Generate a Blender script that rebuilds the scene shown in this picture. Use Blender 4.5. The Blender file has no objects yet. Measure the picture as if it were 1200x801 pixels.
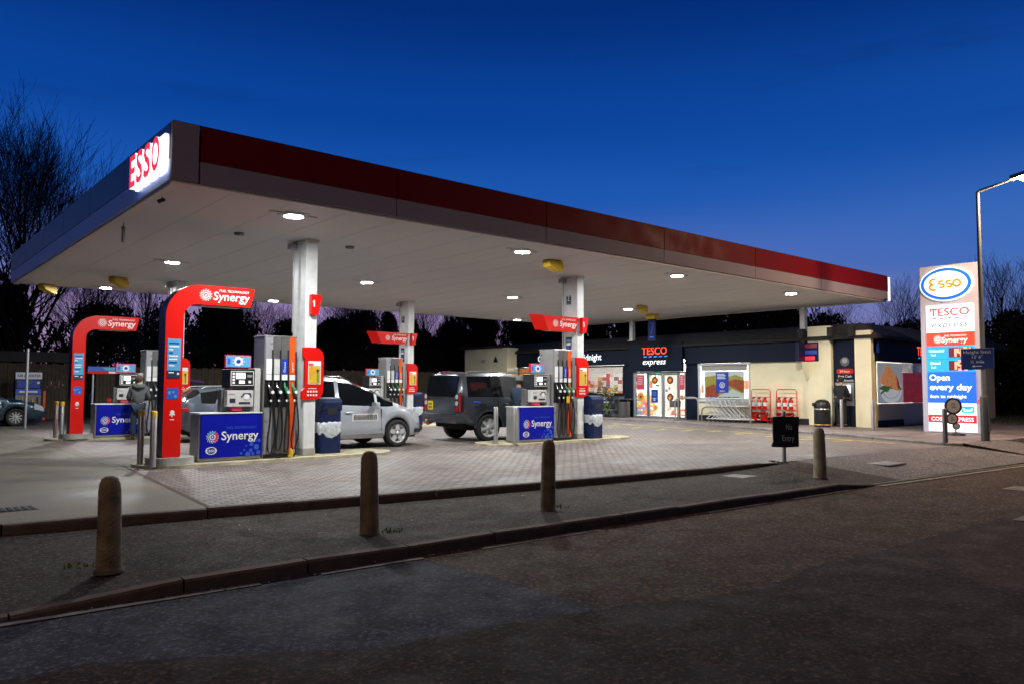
SKY=1.0; EXPO=0.0; LED=1050; STREET=3600
import bpy, bmesh, math, random
from mathutils import Vector, Matrix
R=math.radians; PI=math.pi
sc=bpy.context.scene
COL=sc.collection
rnd=random.Random(7)
# ------------------------------------------------------------------ materials
MATS={}
def _new(name):
    m=bpy.data.materials.new(name); m.use_nodes=True
    nt=m.node_tree; b=nt.nodes['Principled BSDF']; MATS[name]=m
    return m,nt,b
def mat(name,c,rough=.5,metal=0,vary=.0,vscale=8,bump=0,bscale=60,emit=None,es=0,coat=0,spec=.5,dark=None):
    """colour with procedural noise wear (two scales), optional fine bump"""
    m,nt,b=_new(name); N=nt.nodes; L=nt.links
    b.inputs['Base Color'].default_value=(*c,1); b.inputs['Roughness'].default_value=rough
    b.inputs['Metallic'].default_value=metal; b.inputs['Coat Weight'].default_value=coat
    b.inputs['Coat Roughness'].default_value=.08; b.inputs['Specular IOR Level'].default_value=spec
    if vary or bump:
        tc=N.new('ShaderNodeTexCoord')
    if vary:
        n1=N.new('ShaderNodeTexNoise'); n1.inputs['Scale'].default_value=vscale; n1.inputs['Detail'].default_value=6
        L.new(tc.outputs['Object'],n1.inputs['Vector'])
        r=N.new('ShaderNodeMapRange'); r.inputs[1].default_value=.3; r.inputs[2].default_value=.7
        r.inputs[3].default_value=1-vary; r.inputs[4].default_value=1+vary*.6
        L.new(n1.outputs['Fac'],r.inputs[0])
        mx=N.new('ShaderNodeMix'); mx.data_type='RGBA'; mx.blend_type='MULTIPLY'; mx.inputs[0].default_value=1
        mx.inputs[6].default_value=(*c,1); L.new(r.outputs[0],mx.inputs[7]); L.new(mx.outputs[2],b.inputs['Base Color'])
        r2=N.new('ShaderNodeMapRange'); r2.inputs[1].default_value=.3; r2.inputs[2].default_value=.7
        r2.inputs[3].default_value=max(.02,rough-.1*(vary>0)); r2.inputs[4].default_value=min(1,rough+.12)
        L.new(n1.outputs['Fac'],r2.inputs[0]); L.new(r2.outputs[0],b.inputs['Roughness'])
    if bump:
        n2=N.new('ShaderNodeTexNoise'); n2.inputs['Scale'].default_value=bscale; n2.inputs['Detail'].default_value=4
        L.new(tc.outputs['Object'],n2.inputs['Vector'])
        bp=N.new('ShaderNodeBump'); bp.inputs['Strength'].default_value=bump; bp.inputs['Distance'].default_value=.02
        L.new(n2.outputs['Fac'],bp.inputs['Height']); L.new(bp.outputs['Normal'],b.inputs['Normal'])
    if emit:
        b.inputs['Emission Color'].default_value=(*emit,1); b.inputs['Emission Strength'].default_value=es
    return m
def emi(name,c,s):
    return mat(name,tuple(min(.8,x) for x in c),.4,emit=c,es=s)

def ground_mat(name,c1,c2,speck=.5,sscale=90,big=.35,rough=.9,bump=.5,crack=0,spec=.4,stone=0):
    """asphalt / concrete: large patchy stains, medium blotches and fine aggregate, optional cracks"""
    m,nt,b=_new(name); N=nt.nodes; L=nt.links
    tc=N.new('ShaderNodeTexCoord')
    def noise(s,d=5):
        n=N.new('ShaderNodeTexNoise'); n.inputs['Scale'].default_value=s; n.inputs['Detail'].default_value=d
        L.new(tc.outputs['Object'],n.inputs['Vector']); return n
    a=noise(big,6); f=noise(sscale,3); g=noise(3.1,6)
    cr=N.new('ShaderNodeValToRGB'); cr.color_ramp.elements[0].position=.28; cr.color_ramp.elements[1].position=.72
    cr.color_ramp.elements[0].color=(*c1,1); cr.color_ramp.elements[1].color=(*c2,1)
    ad=N.new('ShaderNodeMath'); ad.operation='MULTIPLY_ADD'; ad.inputs[1].default_value=.45; L.new(g.outputs['Fac'],ad.inputs[0])
    ml=N.new('ShaderNodeMath'); ml.operation='MULTIPLY'; ml.inputs[1].default_value=.55; L.new(a.outputs['Fac'],ml.inputs[0]); L.new(ml.outputs[0],ad.inputs[2])
    L.new(ad.outputs[0],cr.inputs[0])
    r=N.new('ShaderNodeMapRange'); r.inputs[1].default_value=.3; r.inputs[2].default_value=.72; r.inputs[3].default_value=1-speck; r.inputs[4].default_value=1+speck
    f2=noise(sscale*.38,3); fm=N.new('ShaderNodeMath'); fm.operation='MULTIPLY_ADD'; fm.inputs[1].default_value=.5
    fh=N.new('ShaderNodeMath'); fh.operation='MULTIPLY'; fh.inputs[1].default_value=.5; L.new(f2.outputs['Fac'],fh.inputs[0]); L.new(f.outputs['Fac'],fm.inputs[0]); L.new(fh.outputs[0],fm.inputs[2])
    r.inputs[1].default_value=.36; r.inputs[2].default_value=.64; L.new(fm.outputs[0],r.inputs[0])
    mx=N.new('ShaderNodeMix'); mx.data_type='RGBA'; mx.blend_type='MULTIPLY'; mx.inputs[0].default_value=1
    L.new(cr.outputs[0],mx.inputs[6]); L.new(r.outputs[0],mx.inputs[7])
    out=mx.outputs[2]
    if stone:   # exposed aggregate: every stone its own tone, a few pale ones
        for sc_,lo,hi in ((stone,.30,1.0),(stone*2.3,.55,1.0)):
            vo=N.new('ShaderNodeTexVoronoi'); vo.inputs['Scale'].default_value=sc_; L.new(tc.outputs['Object'],vo.inputs['Vector'])
            sp=N.new('ShaderNodeSeparateColor'); L.new(vo.outputs['Color'],sp.inputs[0])
            pw=N.new('ShaderNodeMath'); pw.operation='POWER'; pw.inputs[1].default_value=3.2; L.new(sp.outputs[0],pw.inputs[0])
            sr=N.new('ShaderNodeMapRange'); sr.inputs[3].default_value=lo+.25; sr.inputs[4].default_value=2.6 if sc_==stone else 1.9; L.new(pw.outputs[0],sr.inputs[0])
            sm=N.new('ShaderNodeMix'); sm.data_type='RGBA'; sm.blend_type='MULTIPLY'; sm.inputs[0].default_value=1; L.new(out,sm.inputs[6]); L.new(sr.outputs[0],sm.inputs[7]); out=sm.outputs[2]
    if crack:
        v=N.new('ShaderNodeTexVoronoi'); v.feature='DISTANCE_TO_EDGE'; v.inputs['Scale'].default_value=crack
        wn=noise(2.2,4); ws=N.new('ShaderNodeMix'); ws.data_type='RGBA'; ws.blend_type='LINEAR_LIGHT'; ws.inputs[0].default_value=.22
        L.new(tc.outputs['Object'],ws.inputs[6]); L.new(wn.outputs['Color'],ws.inputs[7]); L.new(ws.outputs[2],v.inputs['Vector'])
        cm=N.new('ShaderNodeMapRange'); cm.inputs[1].default_value=0; cm.inputs[2].default_value=.012; cm.inputs[3].default_value=.45; cm.inputs[4].default_value=1
        L.new(v.outputs['Distance'],cm.inputs[0])
        m2=N.new('ShaderNodeMix'); m2.data_type='RGBA'; m2.blend_type='MULTIPLY'; m2.inputs[0].default_value=1
        L.new(out,m2.inputs[6]); L.new(cm.outputs[0],m2.inputs[7]); out=m2.outputs[2]
    L.new(out,b.inputs['Base Color'])
    rr=N.new('ShaderNodeMapRange'); rr.inputs[1].default_value=.35; rr.inputs[2].default_value=.65; rr.inputs[3].default_value=rough-.1; rr.inputs[4].default_value=rough+.05
    L.new(g.outputs['Fac'],rr.inputs[0]); L.new(rr.outputs[0],b.inputs['Roughness']); b.inputs['Specular IOR Level'].default_value=spec
    bp=N.new('ShaderNodeBump'); bp.inputs['Strength'].default_value=bump; bp.inputs['Distance'].default_value=.006
    L.new(fm.outputs[0],bp.inputs['Height']); L.new(bp.outputs['Normal'],b.inputs['Normal'])
    return m
def brick_mat(name,cols,mortar,w,h,rot=0,rough=.85,msize=.012,stain=.35,bump=.6,offset=.5):
    m,nt,b=_new(name); N=nt.nodes; L=nt.links
    tc=N.new('ShaderNodeTexCoord'); mp=N.new('ShaderNodeMapping'); mp.inputs['Rotation'].default_value=(0,0,rot)
    L.new(tc.outputs['Object'],mp.inputs[0])
    br=N.new('ShaderNodeTexBrick'); br.inputs['Scale'].default_value=1; br.inputs['Brick Width'].default_value=w; br.inputs['Row Height'].default_value=h
    br.inputs['Mortar Size'].default_value=msize; br.inputs['Color1'].default_value=(*cols[0],1); br.inputs['Color2'].default_value=(*cols[1],1); br.inputs['Mortar'].default_value=(*mortar,1)
    br.inputs['Mortar Smooth'].default_value=.3; br.inputs['Bias'].default_value=0; br.offset=offset
    L.new(mp.outputs[0],br.inputs['Vector'])
    n=N.new('ShaderNodeTexNoise'); n.inputs['Scale'].default_value=.55; n.inputs['Detail'].default_value=8; n.inputs['Roughness'].default_value=.65; L.new(tc.outputs['Object'],n.inputs['Vector'])
    n3=N.new('ShaderNodeTexNoise'); n3.inputs['Scale'].default_value=55; n3.inputs['Detail'].default_value=3; L.new(tc.outputs['Object'],n3.inputs['Vector'])
    r=N.new('ShaderNodeMapRange'); r.inputs[1].default_value=.3; r.inputs[2].default_value=.7; r.inputs[3].default_value=1-stain; r.inputs[4].default_value=1+stain*.7
    L.new(n.outputs['Fac'],r.inputs[0])
    r3=N.new('ShaderNodeMapRange'); r3.inputs[1].default_value=.3; r3.inputs[2].default_value=.7; r3.inputs[3].default_value=.58; r3.inputs[4].default_value=1.38
    L.new(n3.outputs['Fac'],r3.inputs[0])
    mm=N.new('ShaderNodeMath'); mm.operation='MULTIPLY'; L.new(r.outputs[0],mm.inputs[0]); L.new(r3.outputs[0],mm.inputs[1])
    mx=N.new('ShaderNodeMix'); mx.data_type='RGBA'; mx.blend_type='MULTIPLY'; mx.inputs[0].default_value=1
    L.new(br.outputs['Color'],mx.inputs[6]); L.new(mm.outputs[0],mx.inputs[7]); L.new(mx.outputs[2],b.inputs['Base Color'])
    rr=N.new('ShaderNodeMapRange'); rr.inputs[1].default_value=.35; rr.inputs[2].default_value=.62; rr.inputs[3].default_value=rough-.35; rr.inputs[4].default_value=rough
    L.new(n.outputs['Fac'],rr.inputs[0]); L.new(rr.outputs[0],b.inputs['Roughness'])
    bp=N.new('ShaderNodeBump'); bp.inputs['Strength'].default_value=bump; bp.inputs['Distance'].default_value=.006; bp.invert=True
    L.new(br.outputs['Fac'],bp.inputs['Height']); L.new(bp.outputs['Normal'],b.inputs['Normal'])
    return m
def multi_mat(name,stops,scale=3,rough=.5,stretch=(1,1,1),es=0,detail=4,tex='noise'):
    """several colours in noise clumps (printed pictures, stocked shelves)"""
    m,nt,b=_new(name); N=nt.nodes; L=nt.links
    tc=N.new('ShaderNodeTexCoord'); mp=N.new('ShaderNodeMapping'); mp.inputs['Scale'].default_value=stretch; L.new(tc.outputs['Object'],mp.inputs[0])
    if tex=='cells':
        n=N.new('ShaderNodeTexVoronoi'); n.inputs['Scale'].default_value=scale; n.distance='CHEBYCHEV'; n.inputs['Randomness'].default_value=.35
        L.new(mp.outputs[0],n.inputs['Vector']); sp=N.new('ShaderNodeSeparateColor'); L.new(n.outputs['Color'],sp.inputs[0]); fac=sp.outputs[0]
    else:
        n=N.new('ShaderNodeTexNoise'); n.inputs['Scale'].default_value=scale; n.inputs['Detail'].default_value=detail; L.new(mp.outputs[0],n.inputs['Vector']); fac=n.outputs['Fac']
    cr=N.new('ShaderNodeValToRGB'); e=cr.color_ramp.elements
    lo,hi=(0,1) if tex=='cells' else (.32,.68)
    while len(e)<len(stops): e.new(.5)
    for i,s in enumerate(stops):
        e[i].position=lo+(hi-lo)*i/(len(stops)-(0 if tex=='cells' else 1)); e[i].color=(*s,1)
    cr.color_ramp.interpolation='CONSTANT' if tex=='cells' else 'LINEAR'
    L.new(fac,cr.inputs[0]); L.new(cr.outputs[0],b.inputs['Base Color']); b.inputs['Roughness'].default_value=rough
    if es: L.new(cr.outputs[0],b.inputs['Emission Color']); b.inputs['Emission Strength'].default_value=es
    return m
def glass_mat(name,tint=(1,1,1),refl=.07,extra=.0):
    m=bpy.data.materials.new(name); m.use_nodes=True; nt=m.node_tree; N=nt.nodes; L=nt.links
    N.remove(N['Principled BSDF']); t=N.new('ShaderNodeBsdfTransparent'); t.inputs[0].default_value=(*tint,1)
    g=N.new('ShaderNodeBsdfGlossy'); g.inputs['Roughness'].default_value=.02; mx=N.new('ShaderNodeMixShader')
    f=N.new('ShaderNodeLayerWeight'); f.inputs[0].default_value=.35
    r=N.new('ShaderNodeMapRange'); r.inputs[3].default_value=refl; r.inputs[4].default_value=.75; L.new(f.outputs['Fresnel'],r.inputs[0])
    L.new(r.outputs[0],mx.inputs[0]); L.new(t.outputs[0],mx.inputs[1]); L.new(g.outputs[0],mx.inputs[2]); L.new(mx.outputs[0],N['Material Output'].inputs[0])
    MATS[name]=m; return m

# ------------------------------------------------------------------ mesh builder
def frame(o,right,up):
    r=Vector(right).normalized(); u=Vector(up).normalized(); n=r.cross(u)
    return Matrix(((r.x,u.x,n.x,o[0]),(r.y,u.y,n.y,o[1]),(r.z,u.z,n.z,o[2]),(0,0,0,1)))
def FY(x,y,z): return frame((x,y,z),(1,0,0),(0,0,1))       # a face looking towards -Y
def FX(x,y,z): return frame((x,y,z),(0,-1,0),(0,0,1))      # a face looking towards -X
TXT={}
def text_geo(s,bold=0,shear=0,space=1):
    k=(s,bold,shear,space)
    if k not in TXT:
        c=bpy.data.curves.new('lettering','FONT'); c.body=s; c.size=1; c.offset=bold; c.shear=shear; c.align_x='CENTER'; c.space_character=space
        c.resolution_u=3
        o=bpy.data.objects.new('lettering',c); COL.objects.link(o); dg=bpy.context.evaluated_depsgraph_get(); dg.update()
        me=bpy.data.meshes.new_from_object(o.evaluated_get(dg))
        v=[(p.co.x,p.co.y) for p in me.vertices]; f=[tuple(p.vertices) for p in me.polygons]
        x0=min(a for a,b in v); x1=max(a for a,b in v); y0=min(b for a,b in v); y1=max(b for a,b in v)
        TXT[k]=(v,f,(x0,x1,y0,y1)); bpy.data.objects.remove(o); bpy.data.curves.remove(c); bpy.data.meshes.remove(me)
    return TXT[k]
class MB:
    def __init__(s,M=None): s.v=[];s.f=[];s.mi=[];s.mats=[];s.M=M or Matrix.Identity(4);s.sm=[]
    def add(s,vs,fs,m,M=None,smooth=False):
        T=s.M@M if M is not None else s.M
        b=len(s.v); s.v+=[tuple(T@Vector(p)) for p in vs]
        if m not in s.mats: s.mats.append(m)
        i=s.mats.index(m)
        for f in fs: s.f.append(tuple(b+k for k in f)); s.mi.append(i); s.sm.append(smooth)
        return s
    def box(s,x0,x1,y0,y1,z0,z1,m,M=None):
        vs=[(x,y,z) for z in(z0,z1) for y in(y0,y1) for x in(x0,x1)]
        return s.add(vs,[(0,2,3,1),(4,5,7,6),(0,1,5,4),(2,6,7,3),(0,4,6,2),(1,3,7,5)],m,M)
    def prism(s,poly,d0,d1,m,M=None,side=None,smooth=False):
        """polygon in local XY pushed along local Z from d0 to d1"""
        n=len(poly); vs=[(x,y,d0) for x,y in poly]+[(x,y,d1) for x,y in poly]
        s.add(vs,[tuple(range(n))[::-1],tuple(range(n,2*n))],m,M)
        return s.add(vs,[(i,(i+1)%n,n+(i+1)%n,n+i) for i in range(n)],side or m,M,smooth)
    def tube(s,pts,r,m,n=8,M=None,cap=True,smooth=True):
        pts=[Vector(p) for p in pts]; rs=r if isinstance(r,(list,tuple)) else [r]*len(pts)
        vs=[];up=None
        for i,p in enumerate(pts):
            d=(pts[min(i+1,len(pts)-1)]-pts[max(i-1,0)]).normalized()
            if up is None: up=Vector((0,0,1)) if abs(d.z)<.9 else Vector((1,0,0))
            a=d.cross(up); a=a.normalized() if a.length>1e-4 else d.orthogonal().normalized(); b=d.cross(a).normalized(); up=-b if (-b).dot(up)>0 else b
            for k in range(n):
                t=2*PI*k/n; vs.append(p+a*math.cos(t)*rs[i]+b*math.sin(t)*rs[i])
        fs=[(i*n+k,i*n+(k+1)%n,(i+1)*n+(k+1)%n,(i+1)*n+k) for i in range(len(pts)-1) for k in range(n)]
        s.add(vs,fs,m,M,smooth)
        if cap: s.add(vs,[tuple(range(n))[::-1],tuple(range((len(pts)-1)*n,len(pts)*n))],m,M)
        return s
    def lathe(s,prof,m,n=20,M=None,smooth=True,close=True):
        vs=[(r*math.cos(2*PI*k/n),r*math.sin(2*PI*k/n),z) for r,z in prof for k in range(n)]
        fs=[(i*n+k,i*n+(k+1)%n,(i+1)*n+(k+1)%n,(i+1)*n+k) for i in range(len(prof)-1) for k in range(n)]
        s.add(vs,fs,m,M,smooth)
        if close: s.add(vs,[tuple(range(n))[::-1],tuple(range((len(prof)-1)*n,len(prof)*n))],m,M)
        return s
    def cyl(s,x,y,z0,z1,r,m,n=20): return s.lathe([(r,z0),(r,z1)],m,n,Matrix.Translation((x,y,0)))
    def disc(s,cx,cy,r,d0,d1,m,M=None,n=24,ry=None):
        return s.prism([(cx+r*math.cos(2*PI*k/n),cy+(ry or r)*math.sin(2*PI*k/n)) for k in range(n)],d0,d1,m,M)
    def ring(s,cx,cy,r0,r1,d0,d1,m,M=None,n=40,e=1,a0=0,a1=2*PI):
        full=abs(a1-a0-2*PI)<1e-6; k=n if full else n+1
        A=[a0+(a1-a0)*i/n for i in range(k)]
        vs=[]
        for d in(d0,d1):
            for r in(r0,r1): vs+=[(cx+r*math.cos(t),cy+r*e*math.sin(t),d) for t in A]
        fs=[]
        for i in range(n):
            j=(i+1)%k
            fs+=[(2*k+i,2*k+j,3*k+j,3*k+i)[::-1],(i,j,k+j,k+i),(k+i,k+j,3*k+j,3*k+i),(i,2*k+i,2*k+j,j)]
        return s.add(vs,fs,m,M)
    def ribbon(s,pts,w,d0,d1,m,M=None):
        """stroke of width w along 2-D points (drawn letters and marks)"""
        P=[Vector((a,b)) for a,b in pts]; L_=[];R_=[]
        for i,p in enumerate(P):
            d=(P[min(i+1,len(P)-1)]-P[max(i-1,0)]).normalized(); n=Vector((-d.y,d.x))*w/2
            L_.append(p+n); R_.append(p-n)
        for i in range(len(P)-1):
            q=[R_[i],R_[i+1],L_[i+1],L_[i]]; s.prism([(a.x,a.y) for a in q],d0,d1,m,M)
        return s
    def text(s,t,x,y,h,m,M,bold=0,shear=0,space=1,d0=0,d1=.003,w=None,align='c'):
        """text with cap/line height h whose box is centred (or left aligned) at x, baseline y; w squeezes it to a width"""
        v,f,(x0,x1,y0,y1)=text_geo(t,bold,shear,space); k=h/.72; kx=k if w is None else w/(x1-x0)
        ox=x-kx*(x0+x1)/2 if align=='c' else x-kx*x0
        vs=[(ox+a*kx,y+b*k,d1) for a,b in v]
        return s.add(vs,f,m,M)
    def text3(s,t,x,y,h,m,side,M,bold=0,d1=.1,w=None):
        v,f,(x0,x1,y0,y1)=text_geo(t,bold,0,1); k=h/(y1-y0); kx=k if w is None else w/(x1-x0); ox=x-kx*(x0+x1)/2; oy=y-k*y0
        vs=[(ox+a*kx,oy+b*k,d1) for a,b in v]; s.add(vs,f,m,M)
        ec={}
        for q in f:
            for i in range(len(q)):
                a,b=q[i],q[(i+1)%len(q)]; 
                if (b,a) in ec: ec.pop((b,a))
                else: ec[(a,b)]=1
        for a,b in ec:
            A,B=vs[a],vs[b]; s.add([A,B,(B[0],B[1],0),(A[0],A[1],0)],[(3,2,1,0)],side,M)
        return s
    def build(s,name,parent=None,bev=0,seg=2,loc=None,smooth_angle=None):
        me=bpy.data.meshes.new(name); me.from_pydata(s.v,[],s.f)
        for m in s.mats: me.materials.append(MATS[m])
        me.polygons.foreach_set('material_index',s.mi); me.polygons.foreach_set('use_smooth',s.sm); me.update()
        o=bpy.data.objects.new(name,me); COL.objects.link(o)
        if parent: o.parent=parent
        if loc: o.location=loc
        if bev:
            b=o.modifiers.new('edge','BEVEL'); b.width=bev; b.segments=seg; b.limit_method='ANGLE'; b.angle_limit=R(50)
        return o
def rrect(x0,x1,y0,y1,r,n=5,corners=(1,1,1,1)):
    """rounded rectangle outline; corners = bl, br, tr, tl"""
    P=[]
    for (cx,cy,a,on,px,py) in((x0+r,y0+r,PI,corners[0],x0,y0),(x1-r,y0+r,1.5*PI,corners[1],x1,y0),(x1-r,y1-r,0,corners[2],x1,y1),(x0+r,y1-r,.5*PI,corners[3],x0,y1)):
        if on: P+=[(cx+r*math.cos(a+PI/2*k/n),cy+r*math.sin(a+PI/2*k/n)) for k in range(n+1)]
        else: P.append((px,py))
    return P
def tag(o,label,cat,group=None,kind=None):
    if label: o['label']=label
    if cat: o['category']=cat
    if group: o['group']=group
    if kind: o['kind']=kind
    return o
def thing(name,label,cat,loc=(0,0,0),rz=0,group=None):
    o=bpy.data.objects.new(name,None); COL.objects.link(o); o.location=loc; o.rotation_euler=(0,0,rz); o.empty_display_size=.2
    return tag(o,label,cat,group)
def struct(mb,name):
    o=mb.build(name); o['kind']='structure'; return o
def copy_tree(o,parent=None):
    c=o.copy(); COL.objects.link(c)
    if parent: c.parent=parent
    for ch in list(o.children): copy_tree(ch,c)
    return c
def dup(root,loc,rz=0,label=None):
    c=copy_tree(root); c.location=loc; c.rotation_euler=(0,0,rz)
    if label: c['label']=label
    return c

# ------------------------------------------------------------------ palette
mat('white_paint',(.74,.75,.74),.35,vary=.12,vscale=3); mat('pillar_paint',(.72,.73,.72),.4,vary=.14,vscale=5,bump=.05)
mat('soffit',(.66,.665,.67),.55,vary=.07,vscale=.35,bump=.03,bscale=4)
mat('seam',(.50,.50,.50),.6); mat('trim_pale',(.68,.64,.60),.4,vary=.15)
mat('fascia_red',(.165,.006,.008),.5,vary=.06,vscale=1.5,spec=.05); mat('fascia_silver',(.29,.255,.30),.55,vary=.06,vscale=1.5,spec=.06)
mat('fascia_blue',(.020,.028,.125),.4); mat('fascia_light_blue',(.20,.29,.70),.4)
mat('black_gap',(.008,.008,.009),.7); mat('black_plastic',(.012,.012,.013),.4,vary=.2); mat('rubber',(.013,.013,.014),.75,vary=.2,vscale=20)
mat('sign_red',(.70,.010,.006),.28,spec=.3); mat('navy_panel',(.008,.012,.05),.4,vary=.15,spec=.25)
mat('sign_blue',(.003,.008,.34),.5,spec=.15); mat('panel_blue_light',(.03,.1,.55),.4); mat('print_white',(.8,.8,.8),.45); mat('print_orange',(.85,.34,.03),.45)
mat('print_cyan',(.10,.36,.62),.3); mat('print_pink',(.75,.06,.12),.4); mat('print_dark',(.02,.03,.06),.4); mat('print_yellow',(.72,.46,.03),.45,vary=.2,vscale=14); mat('print_green',(.05,.3,.06),.5)
mat('brand_blue',(.01,.05,.42),.35)
mat('steel',(.46,.45,.44),.36,.7,vary=.07,vscale=2); mat('steel_dark',(.17,.165,.16),.4,.5,vary=.1,vscale=2); mat('galv',(.46,.47,.48),.4,.6,vary=.1,vscale=3)
mat('chrome',(.6,.6,.6),.15,1); mat('grey_light',(.34,.34,.36),.35,.3,vary=.08); mat('grey_mid',(.12,.115,.11),.4,.2,vary=.1)
mat('pale_plastic',(.55,.54,.52),.45,vary=.08); mat('orange',(.72,.09,.012),.35,vary=.05); mat('hose',(.011,.011,.012),.42); mat('nozzle_green',(.01,.22,.09),.4)
emi('screen_white',(.9,.95,1),1.3); mat('bin_blue',(.005,.014,.065),.5,vary=.15,vscale=5,spec=.3); mat('bag',(.55,.58,.62),.3,vary=.35,vscale=12,bump=.6,bscale=14)
mat('concrete',(.33,.32,.30),.85,vary=.3,vscale=6,bump=.3,bscale=60); mat('kerb_brown',(.115,.083,.060),.9,vary=.35,vscale=5,bump=.4,bscale=50); mat('kerb_grey',(.25,.23,.22),.9,vary=.35,vscale=4,bump=.4)
mat('bollard_stone',(.25,.19,.11),.9,vary=.6,vscale=4.5,bump=.7,bscale=45); mat('bollard_pale',(.44,.37,.23),.9,vary=.35,vscale=7,bump=.6,bscale=45)
mat('yellow_paint',(.65,.42,.03),.5,vary=.3,vscale=9); mat('yellow_marking',(.78,.58,.09),.8,vary=.5,vscale=12); mat('white_marking',(.24,.21,.16),.85,vary=.6,vscale=6)
mat('cream_wall',(.86,.79,.55),.75,vary=.1,vscale=1.2,bump=.1,bscale=80); mat('wall_plinth',(.018,.019,.024),.7,vary=.3)
mat('fascia_navy',(.003,.008,.024),.6,spec=.2); mat('roof_dark',(.018,.016,.016),.85,vary=.25,vscale=2,bump=.3,bscale=25); mat('frame_grey',(.20,.22,.25),.4,.2); mat('frame_white',(.62,.64,.68),.4)
emi('shop_red',(1,.06,.02),1.5); emi('shop_white',(.95,.97,1),1.2); emi('shop_blue',(.04,.25,.9),1.0)
emi('lamp_led',(.97,1,.99),LED); emi('street_led',(1,.70,.44),STREET); emi('street_led_dim',(1,.66,.38),STREET*.36); emi('shop_tube',(1,.98,.95),240)
glass_mat('glass'); glass_mat('car_glass',(.12,.14,.15),.08)
mat('dark_glass',(.006,.007,.008),.06,coat=.5); 
mat('bark',(.016,.013,.011),.95,vary=.3,vscale=4); mat('needles',(.010,.014,.009),.9); mat('needles_pale',(.016,.021,.011),.9)  # two needle tones, the second slightly paler, mixed at random
mat('fence_wood',(.075,.055,.035),.85,vary=.45,vscale=3,bump=.4,bscale=12); mat('fence_dark',(.028,.028,.032),.8,vary=.3,vscale=2); mat('picket_paint',(.30,.28,.27),.7,vary=.3,vscale=5)
mat('grass_blade',(.028,.055,.012),.8)
mat('skin',(.46,.26,.18),.55); mat('hoodie',(.085,.093,.096),.9,vary=.25,vscale=14,bump=.3,bscale=40); mat('denim',(.022,.034,.062),.85,vary=.3,vscale=18); mat('navy_coat',(.024,.042,.085),.75,vary=.25,vscale=14,bump=.3); mat('black_cloth',(.012,.013,.016),.85,vary=.25,vscale=12)
mat('hair_brown',(.07,.045,.028),.8,vary=.3,vscale=30); mat('hair_dark',(.015,.012,.010),.7); mat('cap_grey',(.22,.21,.19),.85,vary=.2,vscale=30); mat('shoe',(.02,.018,.017),.6)
mat('knit_grey',(.10,.09,.095),.9,vary=.2)
# light boxes of the price sign
for n,c,s in (('lit_white',(.93,.95,1),.98),('lit_red',(1,.05,.02),.85),('lit_blue',(.012,.13,.85),.85),('lit_sky',(.02,.36,.95),.85),('lit_ring',(.01,.15,.68),.8),('lit_orange',(.86,.27,.015),.8),('lit_teal',(.02,.45,.68),.8),('lit_digit',(1,.25,.16),2.2),('lit_crimson',(.78,.02,.05),.8),('lit_grey',(.20,.27,.34),.8),('lit_edge',(.95,.97,1),1.15),('lit_letter',(1,.03,.05),.85)): emi(n,c,s)
mat('digit_bed',(.10,.012,.02),.3,emit=(.16,.01,.03),es=.7); mat('totem_shell',(.56,.57,.72),.45,vary=.04,vscale=1.5); mat('lamp_column',(.10,.105,.11),.5,.4,vary=.1,vscale=2); mat('plate_blue',(.018,.045,.20),.5,spec=.2)

mat('trolley_wire',(.62,.63,.64),.4,.25); mat('board_lettering',(.78,.75,.72),.7,vary=.3,vscale=30)
mat('panel_cream',(.85,.76,.56),.5)
# ================================================================== SETTING
ground_mat('asphalt_new',(.026,.028,.040),(.038,.042,.058),.5,62,.25,.9,.7,spec=.25,stone=38)
ground_mat('asphalt_brown',(.056,.033,.018),(.074,.046,.027),.5,62,.25,.92,.6,crack=.3,spec=.2,stone=36)
ground_mat('asphalt_near',(.028,.0165,.013),(.038,.024,.020),.5,62,.25,.92,.7,spec=.2,stone=36)
ground_mat('asphalt_path',(.040,.031,.024),(.062,.050,.040),.5,62,.4,.92,.7,crack=.4,spec=.2,stone=52)
ground_mat('asphalt_exit',(.085,.075,.074),(.14,.125,.12),.5,80,.5,.85,.6,crack=.4,stone=50)
ground_mat('verge_soil',(.012,.013,.009),(.022,.024,.015),.4,40,.3,.95,.6)
brick_mat('concrete_slabs',((.155,.134,.098),(.19,.165,.125)),(.10,.09,.07),3.6,4.2,rot=0,msize=.02,stain=.55,rough=.85,bump=.4,offset=0)
brick_mat('block_paving',((.185,.148,.132),(.29,.247,.225)),(.055,.047,.042),.21,.105,rot=0,msize=.015,stain=.40,rough=.78,bump=.9)
brick_mat('paving_slabs',((.20,.165,.15),(.25,.205,.185)),(.09,.075,.07),.6,.6,msize=.012,stain=.35,offset=.5)
def sheet(name,polys,m,kind='structure'):
    b=MB()
    for P in polys: b.add(P,[tuple(range(len(P)))],m)
    o=b.build(name); o['kind']=kind; return o
def grid_sheet(name,st,m):
    b=MB()
    for a,c in zip(st,st[1:]): b.add([a[0],c[0],c[1],a[1]],[(0,1,2,3)],m)
    o=b.build(name); o['kind']='structure'; return o
G=-.24
sheet('ground',[[(-400,-400,G),(500,-400,G),(500,500,G),(-400,500,G)]],'verge_soil')
ZR=-.2
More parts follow.
